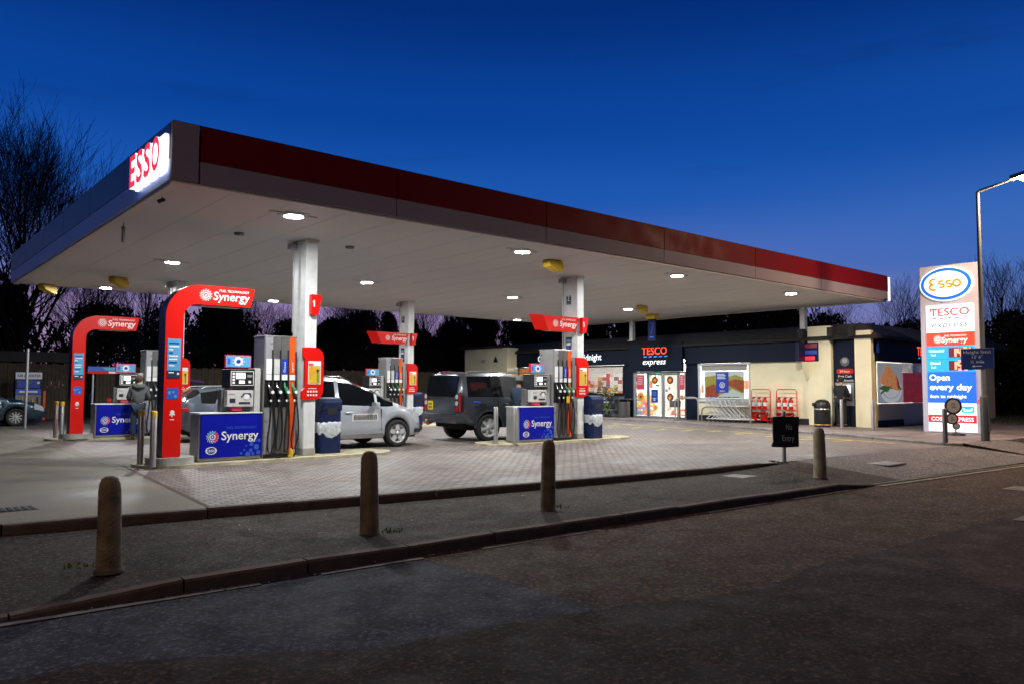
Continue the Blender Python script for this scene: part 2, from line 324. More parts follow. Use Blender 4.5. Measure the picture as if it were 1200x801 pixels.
# the far lane: older brown surface and the darker resurfaced patch, with an irregular joint
import itertools
def ragged(P,step=.22,amp=.035):
    rr=random.Random(99); Q=[]
    for (a,b_),(c,d) in zip(P,P[1:]):
        n=max(1,int((c-a)/step)) if a>-8 and c<20 else 1
        for i in range(n): u=i/n; j=rr.uniform(-amp,amp) if n>1 and i else 0; Q.append((a+(c-a)*u,b_+(d-b_)*u+j))
    return Q+[P[-1]]
joint=[(-30,8.3-2.6),(-6,5.6),(-1,5.45),(1.13,5.3),(2.69,4.34),(3.5,4.28),(4.42,4.05),(5.2,3.72),(5.88,3.56),(6.8,3.7),(7.72,3.62),(9.5,3.55),(12.1,3.42),(16,3.1),(30,1.6),(120,-6)]
def far(x):
    P=[(-150,9),(-8,6.93),(2.1,6.6),(13.2,6.08),(30,4.58),(220,-7.6)]
    for (a,b),(c,d) in zip(P,P[1:]):
        if a<=x<=c: return b+(d-b)*(x-a)/(c-a)-.01
i4=joint.index((4.42,4.05)); jr=ragged(joint); i4=jr.index((4.42,4.05)); joint=jr
left=[(x,y,ZR) for x,y in joint[:i4+1]]+[(4.25,far(4.25),ZR),(2.1,far(2.1),ZR),(-8,far(-8),ZR),(-30,far(-30),ZR)]
right=[(x,y,ZR) for x,y in joint[i4:]]+[(x,far(x),ZR) for x in (120,30,13.2,8,4.26)]
nearP=[(-150,-1.2,ZR),(220,-14,ZR),(220,-10.5,ZR),(120,-6,ZR)]+[(x,y,ZR) for x,y in joint[::-1] if x<119]+[(-150,7.2,ZR)]
sheet('road',[nearP],'asphalt_near')
b=MB(); b.add(left,[tuple(range(len(left)))],'asphalt_new'); o=b.build('road_patch'); o['kind']='structure'
b=MB(); b.add(right,[tuple(range(len(right)))],'asphalt_brown'); o=b.build('road_far_lane'); o['kind']='structure'
# faded edge line
b=MB(); rr=random.Random(3)
x=-6
while x<12.5:
    l=rr.uniform(.8,2.6); y0=far(x)-.14; y1=far(x+l)-.14
    if rr.random()<.75: b.add([(x,y0-.04,ZR+.008),(x+l,y1-.04,ZR+.008),(x+l,y1+.03,ZR+.008),(x,y0+.03,ZR+.008)],[(0,1,2,3)],'white_marking')
    x+=l+rr.uniform(.1,.8)
for k in (0,.2):   # flush kerb stones across the exit
    b.add([(13.4,5.82+k,ZR+.012),(30,4.3+k,ZR+.012),(30,4.4+k,ZR+.012),(13.4,5.92+k,ZR+.012)],[(0,1,2,3)],'white_marking')
for cx,cy in((11.6,3.0),(14.9,4.1)): b.add([(cx-.3,cy-.3,ZR+.01),(cx+.3,cy-.3,ZR+.01),(cx+.3,cy+.3,ZR+.01),(cx-.3,cy+.3,ZR+.01)],[(0,1,2,3)],'white_marking')
struct(b,'road_marking')
# public footpath between the kerbs, sloping down to the two crossings
S=[(-40,7.9,-.185,-40,10.9,-.13),(-8,7.05,-.185,-8,10.75,-.10),(.9,6.72,-.185,1.2,9.70,-.10),(2.1,6.68,-.105,2.6,9.5,-.10),(5.3,6.55,-.10,5.3,9.1,-.10),(9.29,6.32,-.10,9.29,8.58,-.10),(12,6.15,-.10,12,8.28,-.09),(13.2,6.1,-.185,14.02,8.09,-.03),(14.5,5.98,-.185,14.6,8.1,-.005)]
grid_sheet('footpath',[((a,b_,c),(d,e,f)) for a,b_,c,d,e,f in S],'asphalt_path')
S2=[(14.5,5.98,-.185,14.6,8.1,-.003),(21,5.4,-.16,21.1,7.6,.0),(24,5.15,-.12,24,7.3,.01)]
grid_sheet('exit_apron',[((a,b_,c),(d,e,f)) for a,b_,c,d,e,f in S2],'asphalt_exit')
# kerbs: joined stones with small gaps
def kerb(name,line,w,zb,m,side=1):
    """line of (x,y,ztop); stones about 0.9 m long, front edge on the line"""
    b=MB(); rr=random.Random(len(line))
    for (x0,y0,z0),(x1,y1,z1) in zip(line,line[1:]):
        L_=math.hypot(x1-x0,y1-y0); n=max(1,round(L_/.92)); d=Vector((x1-x0,y1-y0)).normalized(); nn=Vector((-d.y,d.x))*side
        for i in range(n):
            t0=i/n+.008/L_; t1=(i+1)/n-.008/L_; j=rr.uniform(-.012,.012)
            A=Vector((x0+(x1-x0)*t0,y0+(y1-y0)*t0))+nn*j; B=Vector((x0+(x1-x0)*t1,y0+(y1-y0)*t1))+nn*(j+rr.uniform(-.004,.004))
            za=z0+(z1-z0)*t0+rr.uniform(-.009,.006); zc=z0+(z1-z0)*t1+rr.uniform(-.009,.006)
            C=B+nn*w; D=A+nn*w; bv=nn*.018
            vs=[(*A,zb),(*B,zb),(*B,zc-.02),(*A,za-.02),(*(A+bv),za),(*(B+bv),zc),(*C,zc),(*D,za),(*C,zb),(*D,zb)]
            b.add(vs,[(0,1,2,3),(3,2,5,4),(4,5,6,7),(7,6,8,9),(0,3,4,7,9),(1,8,6,5,2)],m)
    return struct(b,name)
kerb('road_kerb',[(-8,6.93,-.175),(.9,6.6,-.175),(2.1,6.56,-.095),(5.3,6.43,-.085),(9.29,6.2,-.085),(12.3,6.03,-.085),(13.4,5.96,-.18)],.13,-.26,'kerb_brown')
kerb('forecourt_kerb',[(-14,11,.012),(1.22,9.70,.012),(5.3,9.1,.012),(9.29,8.58,.012),(13.3,8.1,.012),(14.2,8.03,-.02)],.13,-.2,'kerb_brown')
# forecourt: concrete on the left, block paving right of the joint
Ff=[(-14,11.13),(1.22,9.83),(3.34,9.5)]; 
sheet('forecourt_concrete',[[(-45,13,0)]+[(x,y,0) for x,y in Ff]+[(3.55,13,0),(3.8,15.5,0),(4.2,40,0),(-45,40,0)]],'concrete_slabs')
sheet('forecourt_paving',[[(3.34,9.5,0),(5.3,9.23,0),(9.29,8.7,0),(14.1,8.12,0),(14.6,8.1,0),(21.1,7.6,0),(24,7.3,0),(30,7.5,0),(30,40,0),(4.2,40,0),(3.8,15.5,0),(3.55,13,0)]],'block_paving')
b=MB()
b.add([(3.31,9.55,.004),(3.37,9.55,.004),(3.83,15.5,.004),(3.77,15.5,.004)],[(0,1,2,3)],'kerb_brown')
struct(b,'paving_joint')
# pavement in front of the shop, its kerb curving out to the road
KL=[(26.2,36),(25.7,24.4),(25.3,18.8),(23.6,13.9),(22.7,10.7),(21.7,8.6),(21.35,7.75),(21.6,7.35)]
PZ=.07
sheet('shop_pavement',[[(x+.12,y,PZ) for x,y in KL]+[(23.9,7.25,PZ),(27,6.9,PZ),(40,6.1,PZ),(90,2,PZ),(90,13,PZ),(40,13,PZ),(40,36,PZ)]],'paving_slabs')
kerb('shop_kerb',[(x,y,PZ+.006) for x,y in KL],.125,-.05,'kerb_grey')
kerb('pavement_kerb',[(23.9,7.2,PZ+.004),(27,6.85,PZ+.02),(40,6.0,PZ+.02),(90,1.9,PZ+.02)],.125,-.25,'kerb_grey')
b=MB(); b.add([(21.6,7.35,PZ),(23.9,7.2,PZ),(24,5.2,-.15),(21.2,5.45,-.15)],[(0,1,2,3)],'asphalt_exit')
b.add([(24,5.2,-.15),(23.9,7.2,-.12),(90,1.85,-.12),(90,-.4,-.19)],[(0,1,2,3)],'asphalt_exit'); struct(b,'pavement_edge')
b=MB()  # yellow bay ticks along the shop kerb
for x,y,a in((21.46,18.04,.2),(21.15,16.73,.2),(21.47,15.85,.1),(21.8,14.99,0),(21.58,13.72,-.2),(21.22,12.43,-.25),(20.78,11.13,-.3),(20.91,10.16,-.3),(21.9,19.6,.2),(22.3,21.2,.2)):
    M=Matrix.Translation((x,y,.005))@Matrix.Rotation(a,4,'Z'); b.add([(-.38,-.06,0),(.38,-.06,0),(.38,.06,0),(-.38,.06,0)],[(0,1,2,3)],'yellow_marking',M)
P=[(22.9,20.5),(22.2,15.2),(21.75,13.2),(21.3,10.4),(20.9,8.8)]
for (x0,y0),(x1,y1) in zip(P,P[1:]): b.add([(x0,y0,.009),(x1,y1,.009),(x1+.09,y1,.009),(x0+.09,y0,.009)],[(0,1,2,3)],'yellow_marking')
struct(b,'forecourt_marking')
b=MB()
for k in range(9): b.box(1.05+k*.075,1.09+k*.075,10.75,11.05,.004,.012,'black_gap')
b.box(1.02,1.72,10.72,11.08,.002,.006,'steel_dark'); tag(b.build('drain_grating'),'slotted dark drain grating set in the concrete at the forecourt edge','drain')
b=MB(); b.box(15.85,16.65,6.75,7.3,-.085,-.068,'steel'); tag(b.build('utility_cover'),'shiny steel utility cover in the exit slope near the stone post','utility cover')
b=MB(); b.box(11.75,12.5,7.5,7.95,-.098,-.086,'concrete'); tag(b.build('utility_cover'),'pale concrete utility cover in the footpath by the black sign','utility cover')
# raised islands under the pumps
mat('island_paint',(.50,.45,.30),.8,vary=.4,vscale=4,bump=.2)
def island(x0,x1,y0,y1):
    b=MB(); P=rrect(x0,x1,y0,y1,(y1-y0)/2-.01,8); b.prism(P,-.05,.055,'island_paint',side='island_paint'); return b
for y in (14.35,22.95):
    for x in (3.85,11.9): struct(island(x,x+5.3,y,y+1.35),'pump_island')
# weeds at kerb and post feet
mat('weed',(.09,.17,.035),.8)
def tuft(n,r,h,seed,m='weed'):
    rr=random.Random(seed); b=MB()
    for i in range(n):
        a=rr.uniform(0,2*PI); d=r*math.sqrt(rr.random()); x,y=d*math.cos(a),d*math.sin(a); l=h*rr.uniform(.4,1); t=rr.uniform(0,2*PI); w=.006+.006*rr.random(); k=l*rr.uniform(.2,.8)
        b.add([(x-w*math.cos(t),y-w*math.sin(t),0),(x+w*math.cos(t),y+w*math.sin(t),0),(x+k*math.cos(t+1.5),y+k*math.sin(t+1.5),l)],[(0,1,2)],m)
    return b
for i,(x,y,z,lab) in enumerate(((4.52,7.28,-.1,'small green weed at the foot of the second stone post'),(7.1,7.3,-.1,'flat weeds round the foot of the third stone post'),(1.55,7.62,-.1,'sparse weeds behind the nearest stone post'),(14.0,8.25,0,'tuft of weeds at the foot of the black sign'))):
    o=tuft(34,.12,.05,i).build('weed',loc=(x,y,z)); tag(o,lab,'weed','weeds at the post feet')

# ================================================================== CANOPY
CX0,CX1,CY0,CY1,CZ0,CZ1=3.41,27.7,11.72,27.26,4.54,5.42
cp=thing('forecourt_canopy','large flat station canopy with dark red and silver edge over the pumps','canopy',(CX0,CY0,0))
def CB(): return MB(Matrix.Translation((-CX0,-CY0,0)))
b=CB(); b.box(CX0+.1,CX1-.1,CY0+.1,CY1-.1,CZ0,CZ0+.1,'soffit')
b.build('soffit',cp)
b=CB()
for k in range(1,24): b.box(CX0+k*1.02-.004,CX0+k*1.02+.004,CY0+.12,CY1-.12,CZ0-.003,CZ0+.01,'seam')
b.build('soffit_seam',cp)['kind']='stuff'
b=CB(); b.box(CX0+.1,CX1-.1,CY0+.1,CY1-.1,CZ0+.12,CZ1-.05,'roof_dark'); b.build('roof_deck',cp)
# front fascia panels, each with a dark red band above silver
xs=[CX0,4.06,8.93,13.75,18.6,23.5,26.0,CX1-.002]
ps=[CX0,3.82,7.30,11.02,15.02,19.13,22.9,25.75,CX1]
b=CB(); b.box(CX0,3.80,CY0,CY0+.09,CZ0,CZ1,'fascia_silver'); b.build('fascia_corner',cp,bev=.006)
for a,c in zip(ps[1:],ps[2:]):
    b=CB(); b.box(a+.007,c-.007,CY0,CY0+.09,CZ0,CZ0+.33,'fascia_silver'); b.box(a+.007,c-.007,CY0-.012,CY0+.088,CZ0+.332,CZ1-.012,'fascia_red'); b.build('fascia_panel',cp,bev=.005)
# left and right ends, back
ys=[CY0+.092+(CY1-CY0-.092)*k/6 for k in range(7)]
for a,c in zip(ys,ys[1:]):
    b=CB(); b.box(CX0,CX0+.09,a+.006,c-.006,CZ0,CZ0+.33,'fascia_light_blue'); b.box(CX0-.008,CX0+.088,a+.006,c-.006,CZ0+.332,CZ1-.012,'fascia_blue'); b.build('fascia_panel',cp,bev=.005)
    b=CB(); b.box(CX1-.09,CX1,a+.006,c-.006,CZ0,CZ1-.01,'fascia_silver'); b.build('fascia_panel',cp,bev=.005)
b=CB(); b.box(CX0+.1,CX1-.1,CY1-.09,CY1,CZ0,CZ1-.01,'fascia_silver'); b.build('fascia_back',cp)
b=CB(); b.box(CX0+.01,CX1-.01,CY0+.02,CY0+.09,CZ1-.008,CZ1+.012,'black_gap'); b.box(CX0+.01,CX0+.09,CY0+.1,CY1,CZ1-.008,CZ1+.012,'black_gap'); b.build('coping',cp)
b=CB() # pale gutter angle under the edge
b.box(CX0+.03,CX1-.03,CY0+.05,CY0+.19,CZ0-.035,CZ0-.004,'trim_pale'); b.box(CX0+.05,CX0+.19,CY0+.192,CY1-.05,CZ0-.035,CZ0-.004,'trim_pale'); b.box(CX1-.19,CX1-.05,CY0+.192,CY1-.05,CZ0-.035,CZ0-.004,'trim_pale'); b.build('edge_trim',cp)
# illuminated letters near the two corners
def letters(x,y,z,M0,label):
    t=thing('illuminated_sign',label,'sign',(x,y,z),0,'lettered signs on the canopy ends')
    T=M0
    w=[.33,.36,.36,.40]; ox=-.82
    for ch,wd in zip('ESSO',w):
        cx=ox+wd/2; ox+=wd+.055
        b=MB(T); b.text3(ch,cx,-.265,.53,'lit_letter','lit_edge',Matrix.Identity(4),bold=.025,d1=.14,w=wd); b.build('letter',t)
        h=MB(T); h.prism(rrect(cx-wd/2-.035,cx+wd/2+.035,-.30,.30,.10,4),.012,.05,'lit_edge'); h.build('halo_box',t)
    return t
letters(CX0-.012,12.62,4.95,frame((0,0,0),(0,-1,0),(0,0,1)),'red ESSO letters with glowing white sides on the canopy beside the bare tree')
rs=letters(CX1+.27,13.0,4.99,frame((0,0,0),(0,1,0),(0,0,1)),'glowing white edged letter sign on the canopy end beside the price totem')
b=MB(); b.box(-.268,-.01,-1.26,1.2,-.43,.42,'lit_edge'); b.build('light_box',rs,bev=.02)
# downlights
def downlight():
    t=thing('canopy_downlight','','ceiling light',(0,0,0),0,'round lights under the canopy')
    b=MB(); b.box(-.22,.22,-.2,.2,-.012,0,'soffit'); b.box(-.44,-.23,-.045,.045,-.014,0,'seam'); b.box(.23,.44,-.045,.045,-.014,0,'seam'); b.build('mounting_plate',t)
    b=MB(); b.lathe([(.185,-.012),(.19,-.036),(.175,-.048),(.1615,-.0466)],'white_paint',24,close=False); b.build('housing',t)
    b=MB(); b.lathe([(.001,-.047),(.10,-.0468),(.162,-.0465)],'lamp_led',24,close=False); b.build('lens',t)
    return t
dl=downlight(); first=True
rown={12.75:'front row',19.65:'middle row',26.3:'back row'}; coln={5.8:'first',11.25:'second',16.9:'third',22.9:'fourth'}
for y in rown:
    for x in coln:
        lab=f'bright round downlight, {coln[x]} from the blue canopy end in the {rown[y]}'
        if first: dl.location=(x,y,CZ0); dl['label']=lab; first=False
        else: dup(dl,(x,y,CZ0),0,lab)
# yellow wedge boxes and small fittings under the soffit
def wedge():
    t=thing('yellow_speaker','','speaker',(0,0,0),0,'yellow speakers under the canopy')
    b=MB(frame((0,-.13,0),(1,0,0),(0,0,1))@Matrix.Scale(1,4)); b.prism([(-.2,-.02),(.2,-.02),(.26,-.13),(.26,-.27),(.14,-.27),(-.16,-.17),(-.2,-.1)],-.26,0,'yellow_paint'); b.build('horn',t,bev=.01)
    b=MB(); b.box(-.2,.2,-.1,.1,-.03,0,'steel_dark'); b.build('bracket',t)
    return t
w0=wedge()
for i,(x,y,l) in enumerate(((12.71,13.3,'yellow wedge speaker under the canopy front beside a downlight'),(22.46,18.6,'yellow wedge speaker under the canopy near the middle row downlight'),(5.53,23.7,'yellow speaker under the canopy above the smaller red arch'),(4.3,26.9,'yellow speaker at the far corner of the canopy by the bare tree'))):
    if i==0: w0.location=(x,y,CZ0); w0['label']=l
    else: dup(w0,(x,y,CZ0),.2*i,l)
t=thing('hanging_number_sign','yellow topped narrow blue sign hanging from the canopy before the shop','sign',(25.47,20.54,CZ0))
b=MB(); b.prism([(-.2,-.22),(.2,-.22),(.28,-.02),(-.28,-.02)],-.12,.12,'yellow_paint',frame((0,0,0),(0,-1,0),(0,0,1))); b.build('bracket',t,bev=.01)
b=MB(); b.box(-.03,.03,-.2,.2,-1.12,-.22,'navy_panel'); b.build('panel',t)
b=MB(); b.ribbon([(-.1,-.4),(.1,-.4),(-.04,-.85)],.05,0,.004,'brand_blue',FX(-.031,0,0)); b.ribbon([(-.1,-.98),(.1,-.98)],.05,0,.004,'panel_blue_light',FX(-.031,0,0)); b.build('lettering',t)
t=thing('hanging_camera','small dark camera hanging under the canopy corner beside the lettered sign','camera',(3.62,12.9,CZ0))
b=MB(); b.tube([(0,0,0),(0,0,-.07)],.014,'steel_dark'); b.build('mount',t); b=MB(); b.tube([(.04,0,-.06),(-.06,0,-.11)],[.028,.034],'black_plastic',10); b.build('body',t)
t=thing('hanging_gauge','short dark bar hanging on a hook from the canopy edge','height gauge',(3.72,15.65,CZ0))
b=MB(); b.tube([(0,0,0),(0,0,-.06)],.012,'steel'); b.build('hook',t); b=MB(); b.tube([(0,0,-.06),(0,0,-.36)],[.035,.03],'steel_dark',8); b.build('bar',t)
for i,(x,y,l) in enumerate(((5.71,15.08,'small round dark sensor on the canopy underside by the red arch'),(8.12,14.94,'small round dark sensor on the canopy underside past the first pillar'))):
    b=MB(); b.lathe([(.02,-.05),(.09,-.045),(.1,-.001)],'steel_dark',14); tag(b.build('smoke_sensor',loc=(x,y,CZ0)),l,'sensor','sensors under the canopy')

# ================================================================== PILLARS
def pillar(label):
    t=thing('canopy_pillar',label,'pillar',(0,0,0),0,'white canopy pillars')
    b=MB(); b.box(0,.26,0,.6,.055,CZ0,'pillar_paint'); b.build('shaft',t,bev=.012)
    b=MB(); b.box(-.01,.27,-.01,.61,.056,.2,'concrete'); b.build('foot',t,bev=.01)
    b=MB(); b.box(-.02,.28,-.015,.615,CZ0-.06,CZ0-.002,'pillar_paint'); b.build('cap',t)
    b=MB(); b.box(-.16,-.002,.42,.58,CZ0-.17,CZ0-.05,'grey_light'); b.tube([(-.05,.5,CZ0-.17),(-.05,.5,2.6)],.014,'grey_light',6); b.build('cable_box',t)
    return t
PX=(7.0,15.03); PY=(14.73,23.26)
p0=pillar('white canopy pillar beside the nearest hose tower and the first blue bin'); p0.location=(PX[0],PY[0],0)
p1=dup(p0,(PX[1],PY[0],0),0,'white canopy pillar carrying a red winged sign before the shop')
p2=dup(p0,(PX[0],PY[1],0),0,'white canopy pillar mostly hidden behind the taller red arch')
p3=dup(p0,(PX[1],PY[1],0),0,'white canopy pillar behind the silver people carrier')
def post(label,x,y):
    t=thing('canopy_post',label,'post',(x,y,3.6),0,'thin posts between shop roof and canopy')
    b=MB(); b.box(-.1,.1,-.1,.1,0,CZ0-3.6,'white_paint'); b.build('shaft',t,bev=.01)
    b=MB(); b.box(-.16,.16,-.16,.16,0,.03,'steel'); b.build('base_plate',t); return t
post('thin white post from the cream shop column up to the canopy edge',27.55,14.85)
post('thin white post on the shop roof left of the hanging yellow topped sign',27.5,23.35)
# plates on the pillars
def plate(label,x,y,z,w,h,kind):
    t=thing('pillar_plate',label,'plate',(x,y,z)); b=MB(); b.box(-.012,0,-w/2,w/2,-h/2,h/2,'navy_panel'); b.build('panel',t)
    M=FX(-.0125,0,0); b=MB()
    if kind=='n': b.ribbon([(-.03,.1),(.03,.1),(-.02,-.02),(.05,-.02)],.03,0,.003,'print_white',M); b.ribbon([(-.06,-.09),(.06,-.09)],.03,0,.003,'panel_blue_light',M)
    else:
        for k,(c,zz) in enumerate((('print_cyan',.15),('print_white',.06),('brand_blue',-.03),('print_pink',-.13))): b.box(-w*.42,w*.42,zz-.035,zz+.035,0,.003,c,M)
    b.build('print',t); return t
plate('small navy number plate high on the pillar with the winged sign',14.99+.03,15.05,3.88,.16,.24,'n')
plate('striped blue and red plate low on the pillar with the winged sign',14.99+.03,15.05,2.60,.2,.5,'s')
plate('small navy number plate high on the pillar behind the silver car',15.02,23.58,3.88,.16,.24,'n')
plate('striped blue plate low on the pillar behind the silver car',15.02,23.58,2.60,.2,.5,'s')

def emblem(b,cx,cy,r,m,M,d=.003):
    """round emblem: a dot inside rings of petals"""
    b.ring(cx,cy,r*.34,r*.5,0,d,m,M,n=20); b.disc(cx,cy,r*.15,0,d,m,M,n=10)
    for k in range(14):
        a=2*PI*k/14; b.disc(cx+r*.72*math.cos(a),cy+r*.72*math.sin(a),r*.115,0,d,m,M,n=7); a+=PI/14; b.disc(cx+r*.95*math.cos(a),cy+r*.95*math.sin(a),r*.08,0,d,m,M,n=6)
# red winged signs
def wing(label,x,y,z):
    t=thing('winged_sign',label,'sign',(x,y,z),0,'red winged signs on the pillars')
    b=MB(FY(0,0,0)); b.prism([(-1.12,.40),(.24,.40),(.04,0),(-.92,0)],-.30,0,'sign_red'); 
    b.add([(-1.12,.40,0),(-.92,0,0),(-1.14,.02,-.30),(-1.36,.42,-.30)],[(0,3,2,1)],'sign_red'); b.build('panel',t,bev=.008)
    b=MB(FY(0,-.001,0)); emblem(b,-.66,.2,.10,'print_white',Matrix.Identity(4)); b.text('Synergy',-.17,.13,.15,'print_white',Matrix.Identity(4),bold=.012,shear=.15); b.text('FUEL TECHNOLOGY',-.16,.3,.042,'print_white',Matrix.Identity(4),bold=.006); b.build('lettering',t)
    return t
g=wing('red winged Synergy sign on the pillar in front of the shop',14.83,14.70,2.97)
dup(g,(14.83,23.23,2.97),0,'red winged Synergy sign on the pillar behind the silver car')
def flag(label,x,y,z):
    t=thing('number_flag',label,'sign',(x,y,z),0,'small red flags on the pillars')
    b=MB(FY(0,0,0)); b.prism([(.0,0),(.16,0),(.24,.42),(.0,.42)],-.06,.10,'sign_red'); b.build('panel',t,bev=.008)
    b=MB(FY(0,-.101,0)); b.ribbon([(.06,.3),(.06,.16)],.03,0,.003,'print_white'); b.ribbon([(.06,.30),(.03,.26)],.02,0,.003,'print_white'); b.build('lettering',t); return t
fl=flag('small red flag on the pillar beside the first blue bin',7.08,14.72,2.95)
dup(fl,(15.12,14.72,2.95),0,'small red flag on the pillar in front of the shop')
dup(fl,(15.12,23.25,2.95),0,'small red flag on the pillar behind the silver car')
# rounded red boards with a yellow poster
def board(label,x,y):
    t=thing('notice_board',label,'notice board',(x,y,1.2),0,'rounded red boards on the pillars')
    P=rrect(-.06,.40,0,1.08,.2,6,(0,1,1,0)); P=[(a,c) for a,c in P if not(abs(a+.06)<1e-6)]
    P=[(-.08,0)]+P+[(-.06,1.08),(-.06,.88),(-.02,.84),(-.02,.24),(-.08,.18)]
    b=MB(FY(0,0,0)); b.prism(P,-.07,0,'sign_red'); b.build('panel',t,bev=.006)
    b=MB(FY(0,-.001,0)); b.box(.05,.335,.32,.80,0,.004,'print_white'); b.build('poster_frame',t)
    b=MB(FY(0,-.006,0)); b.box(.062,.322,.333,.70,0,.003,'print_yellow'); b.build('poster',t)
    b=MB(FY(0,-.010,0)); b.box(.06,.16,.712,.75,0,.003,'print_pink'); b.disc(.26,.60,.03,0,.003,'print_dark'); b.ribbon([(.262,.6),(.272,.36)],.035,0,.003,'print_green')
    for k in range(5): b.box(.08,.22-.02*(k%2),.64-.05*k,.655-.05*k,0,.003,'print_orange')
    b.build('print',t)
    b=MB(FY(0,-.002,0))
    for r in range(2):
        for k in range(4): b.disc(.055+k*.062,.17-r*.075,.023,0,.004,'print_white',n=8)
    b.box(.05,.24,.225,.238,0,.004,'print_white'); b.build('icon',t)
    return t
bd=board('rounded red board with yellow poster beside the first blue bin',7.02,14.70)
dup(bd,(15.04,14.70,1.2),0,'rounded red board with yellow poster nearest the shop windows')
dup(bd,(15.04,23.22,1.2),0,'rounded red board with yellow poster beyond the silver car')
dup(bd,(7.04,23.22,1.2),0,'rounded red board with yellow poster behind the taller arch leg')

# ================================================================== FUEL PUMPS
STR=[('grey_light','print_white'),('grey_mid','pale_plastic'),('grey_mid','brand_blue'),('orange','orange')]
def pump(label):
    t=thing('fuel_pump',label,'fuel pump',(0,0,0),0,'fuel pumps on the islands')
    b=MB(); b.box(0,1.2,.03,.52,.07,.94,'steel'); b.build('cabinet',t,bev=.012)
    b=MB(); b.box(.03,1.2,.0,.028,.13,.95,'sign_blue'); p=b.build('front_panel',t,bev=.004)
    M=FY(0,-.001,0); b=MB(M)
    b.text('Synergy',.775,.46,.165,'print_white',Matrix.Identity(4),bold=.012); b.text('FUEL TECHNOLOGY',.80,.665,.045,'panel_blue_light',Matrix.Identity(4),bold=.006)
    b.build('lettering',p)
    b=MB(M); emblem(b,.25,.52,.115,'print_white',Matrix.Identity(4)); 
    for k in range(5): a=-.9+k*.4; b.disc(.25+.085*math.cos(a),.52+.085*math.sin(a),.026,.002,.005,'print_pink',n=9)
    for k in range(4): a=1.6+k*.4; b.disc(.25+.085*math.cos(a),.52+.085*math.sin(a),.022,.002,.005,'print_cyan',n=9)
    b.build('emblem',p)
    b=MB(M); b.ring(.23,.265,.085,.105,0,.004,'print_white',e=.68); b.text('Esso',.23,.24,.075,'print_white',Matrix.Identity(4),bold=.012); b.build('oval_emblem',p)
    b=MB(M); rr=random.Random(5)
    for (x,y,r) in((1.14,.19,.045),(1.10,.30,.055),(.99,.24,.035),(.93,.17,.05),(1.03,.17,.03),(1.15,.42,.035),(1.0,.36,.04),(.86,.25,.02),(.80,.19,.025),(.9,.33,.018),(1.08,.42,.022)): b.disc(x,y,r,0,.003,'panel_blue_light',n=14)
    b.build('bubble_print',p)
    b=MB(); b.box(-.012,1.21,-.012,.53,.952,.975,'white_paint'); b.build('top_edge',t,bev=.004)
    b=MB(); b.box(1.10,1.22,.16,.5,.976,1.83,'pale_plastic'); b.box(.50,1.08,.30,.5,.976,1.42,'steel_dark'); b.build('column',t,bev=.008)
    b=MB(); b.box(.58,1.08,.09,.52,1.44,1.81,'black_plastic'); h=b.build('display_head',t,bev=.015)
    M=FY(0,.088,0); b=MB(M); b.prism([(.60,1.49),(1.05,1.49),(1.05,1.77),(.60,1.77)],0,.004,'print_white'); b.prism([(.612,1.502),(1.038,1.502),(1.038,1.758),(.612,1.758)],.002,.006,'black_plastic'); b.build('bezel',h)
    b=MB(M); b.box(.70,.88,1.62,1.735,.006,.010,'screen_white'); b.box(.76,.87,1.53,1.585,.006,.010,'screen_white'); b.build('screen',h)
    b=MB(M)
    for k in range(4): b.prism(rrect(.628,.680,1.522+k*.058,1.565+k*.058,.012,3),.006,.012,'print_white')
    b.disc(.97,1.56,.028,.006,.012,'print_white',n=12); b.box(.92,1.02,1.65,1.70,.006,.010,'grey_light'); b.build('button_pad',h)
    b=MB(); b.box(.55,1.07,.12,.3,1.08,1.40,'pale_plastic'); c=b.build('card_terminal',t,bev=.012)
    M=FY(0,.118,0); b=MB(M); b.box(.60,.71,1.16,1.24,0,.005,'print_dark'); b.box(.78,1.0,1.13,1.17,0,.005,'print_dark'); b.disc(.93,1.27,.055,0,.008,'print_white',n=14); b.ribbon([(.82,1.26),(.88,1.33),(1.0,1.33),(1.02,1.26)],.028,0,.006,'print_dark'); b.box(.58,.7,1.32,1.33,0,.004,'grey_mid'); b.build('card_slot',c)
    b=MB(); b.box(.66,.86,.16,.29,1.0,1.078,'print_pink'); b.build('receipt_tray',t,bev=.006)
    b=MB(); b.box(.50,1.02,.14,.20,1.83,2.08,'sign_red'); s=b.build('top_sign',t,bev=.006)
    M=FY(0,.138,0); b=MB(M); b.box(.52,1.0,1.848,2.062,0,.004,'print_cyan'); b.ring(.76,1.955,.045,.085,.004,.008,'print_white',n=20); b.box(.72,.80,1.93,1.98,.006,.010,'brand_blue')
    for k in range(9): a=2*PI*k/9; b.disc(.76+.11*math.cos(a),1.955+.085*math.sin(a),.011,.004,.008,'print_white',n=6)
    b.box(.55,.60,1.90,2.01,.004,.008,'panel_blue_light'); b.build('picture',s)
    # hose tower
    b=MB(); b.box(1.25,1.93,.06,.6,.06,2.46,'steel'); b.box(1.24,1.94,.045,.62,2.462,2.48,'grey_light'); b.build('hose_tower',t,bev=.01)
    x0=1.262; w=.164
    for k,(c,lab) in enumerate(STR):
        xa=x0+k*w; b=MB()
        if k==3: b.box(xa,xa+.14,.03,.058,.16,2.45,c)
        else:
            b.box(xa,xa+.155,.034,.058,1.62,2.45,c); lo=MB(); lo.box(xa,xa+.155,.04,.058,.14,1.05,'steel_dark' if k else 'grey_light'); lo.build('lower_panel',t)
        s=b.build('grade_strip',t,bev=.004)
        b=MB(); b.box(xa+.012,xa+.128,.018,.029 if k==3 else .033,1.72,2.02,lab); b.box(xa+.012,xa+.128,.018,.029 if k==3 else .033,1.60,1.71,'print_white'); lb=b.build('grade_label',s)
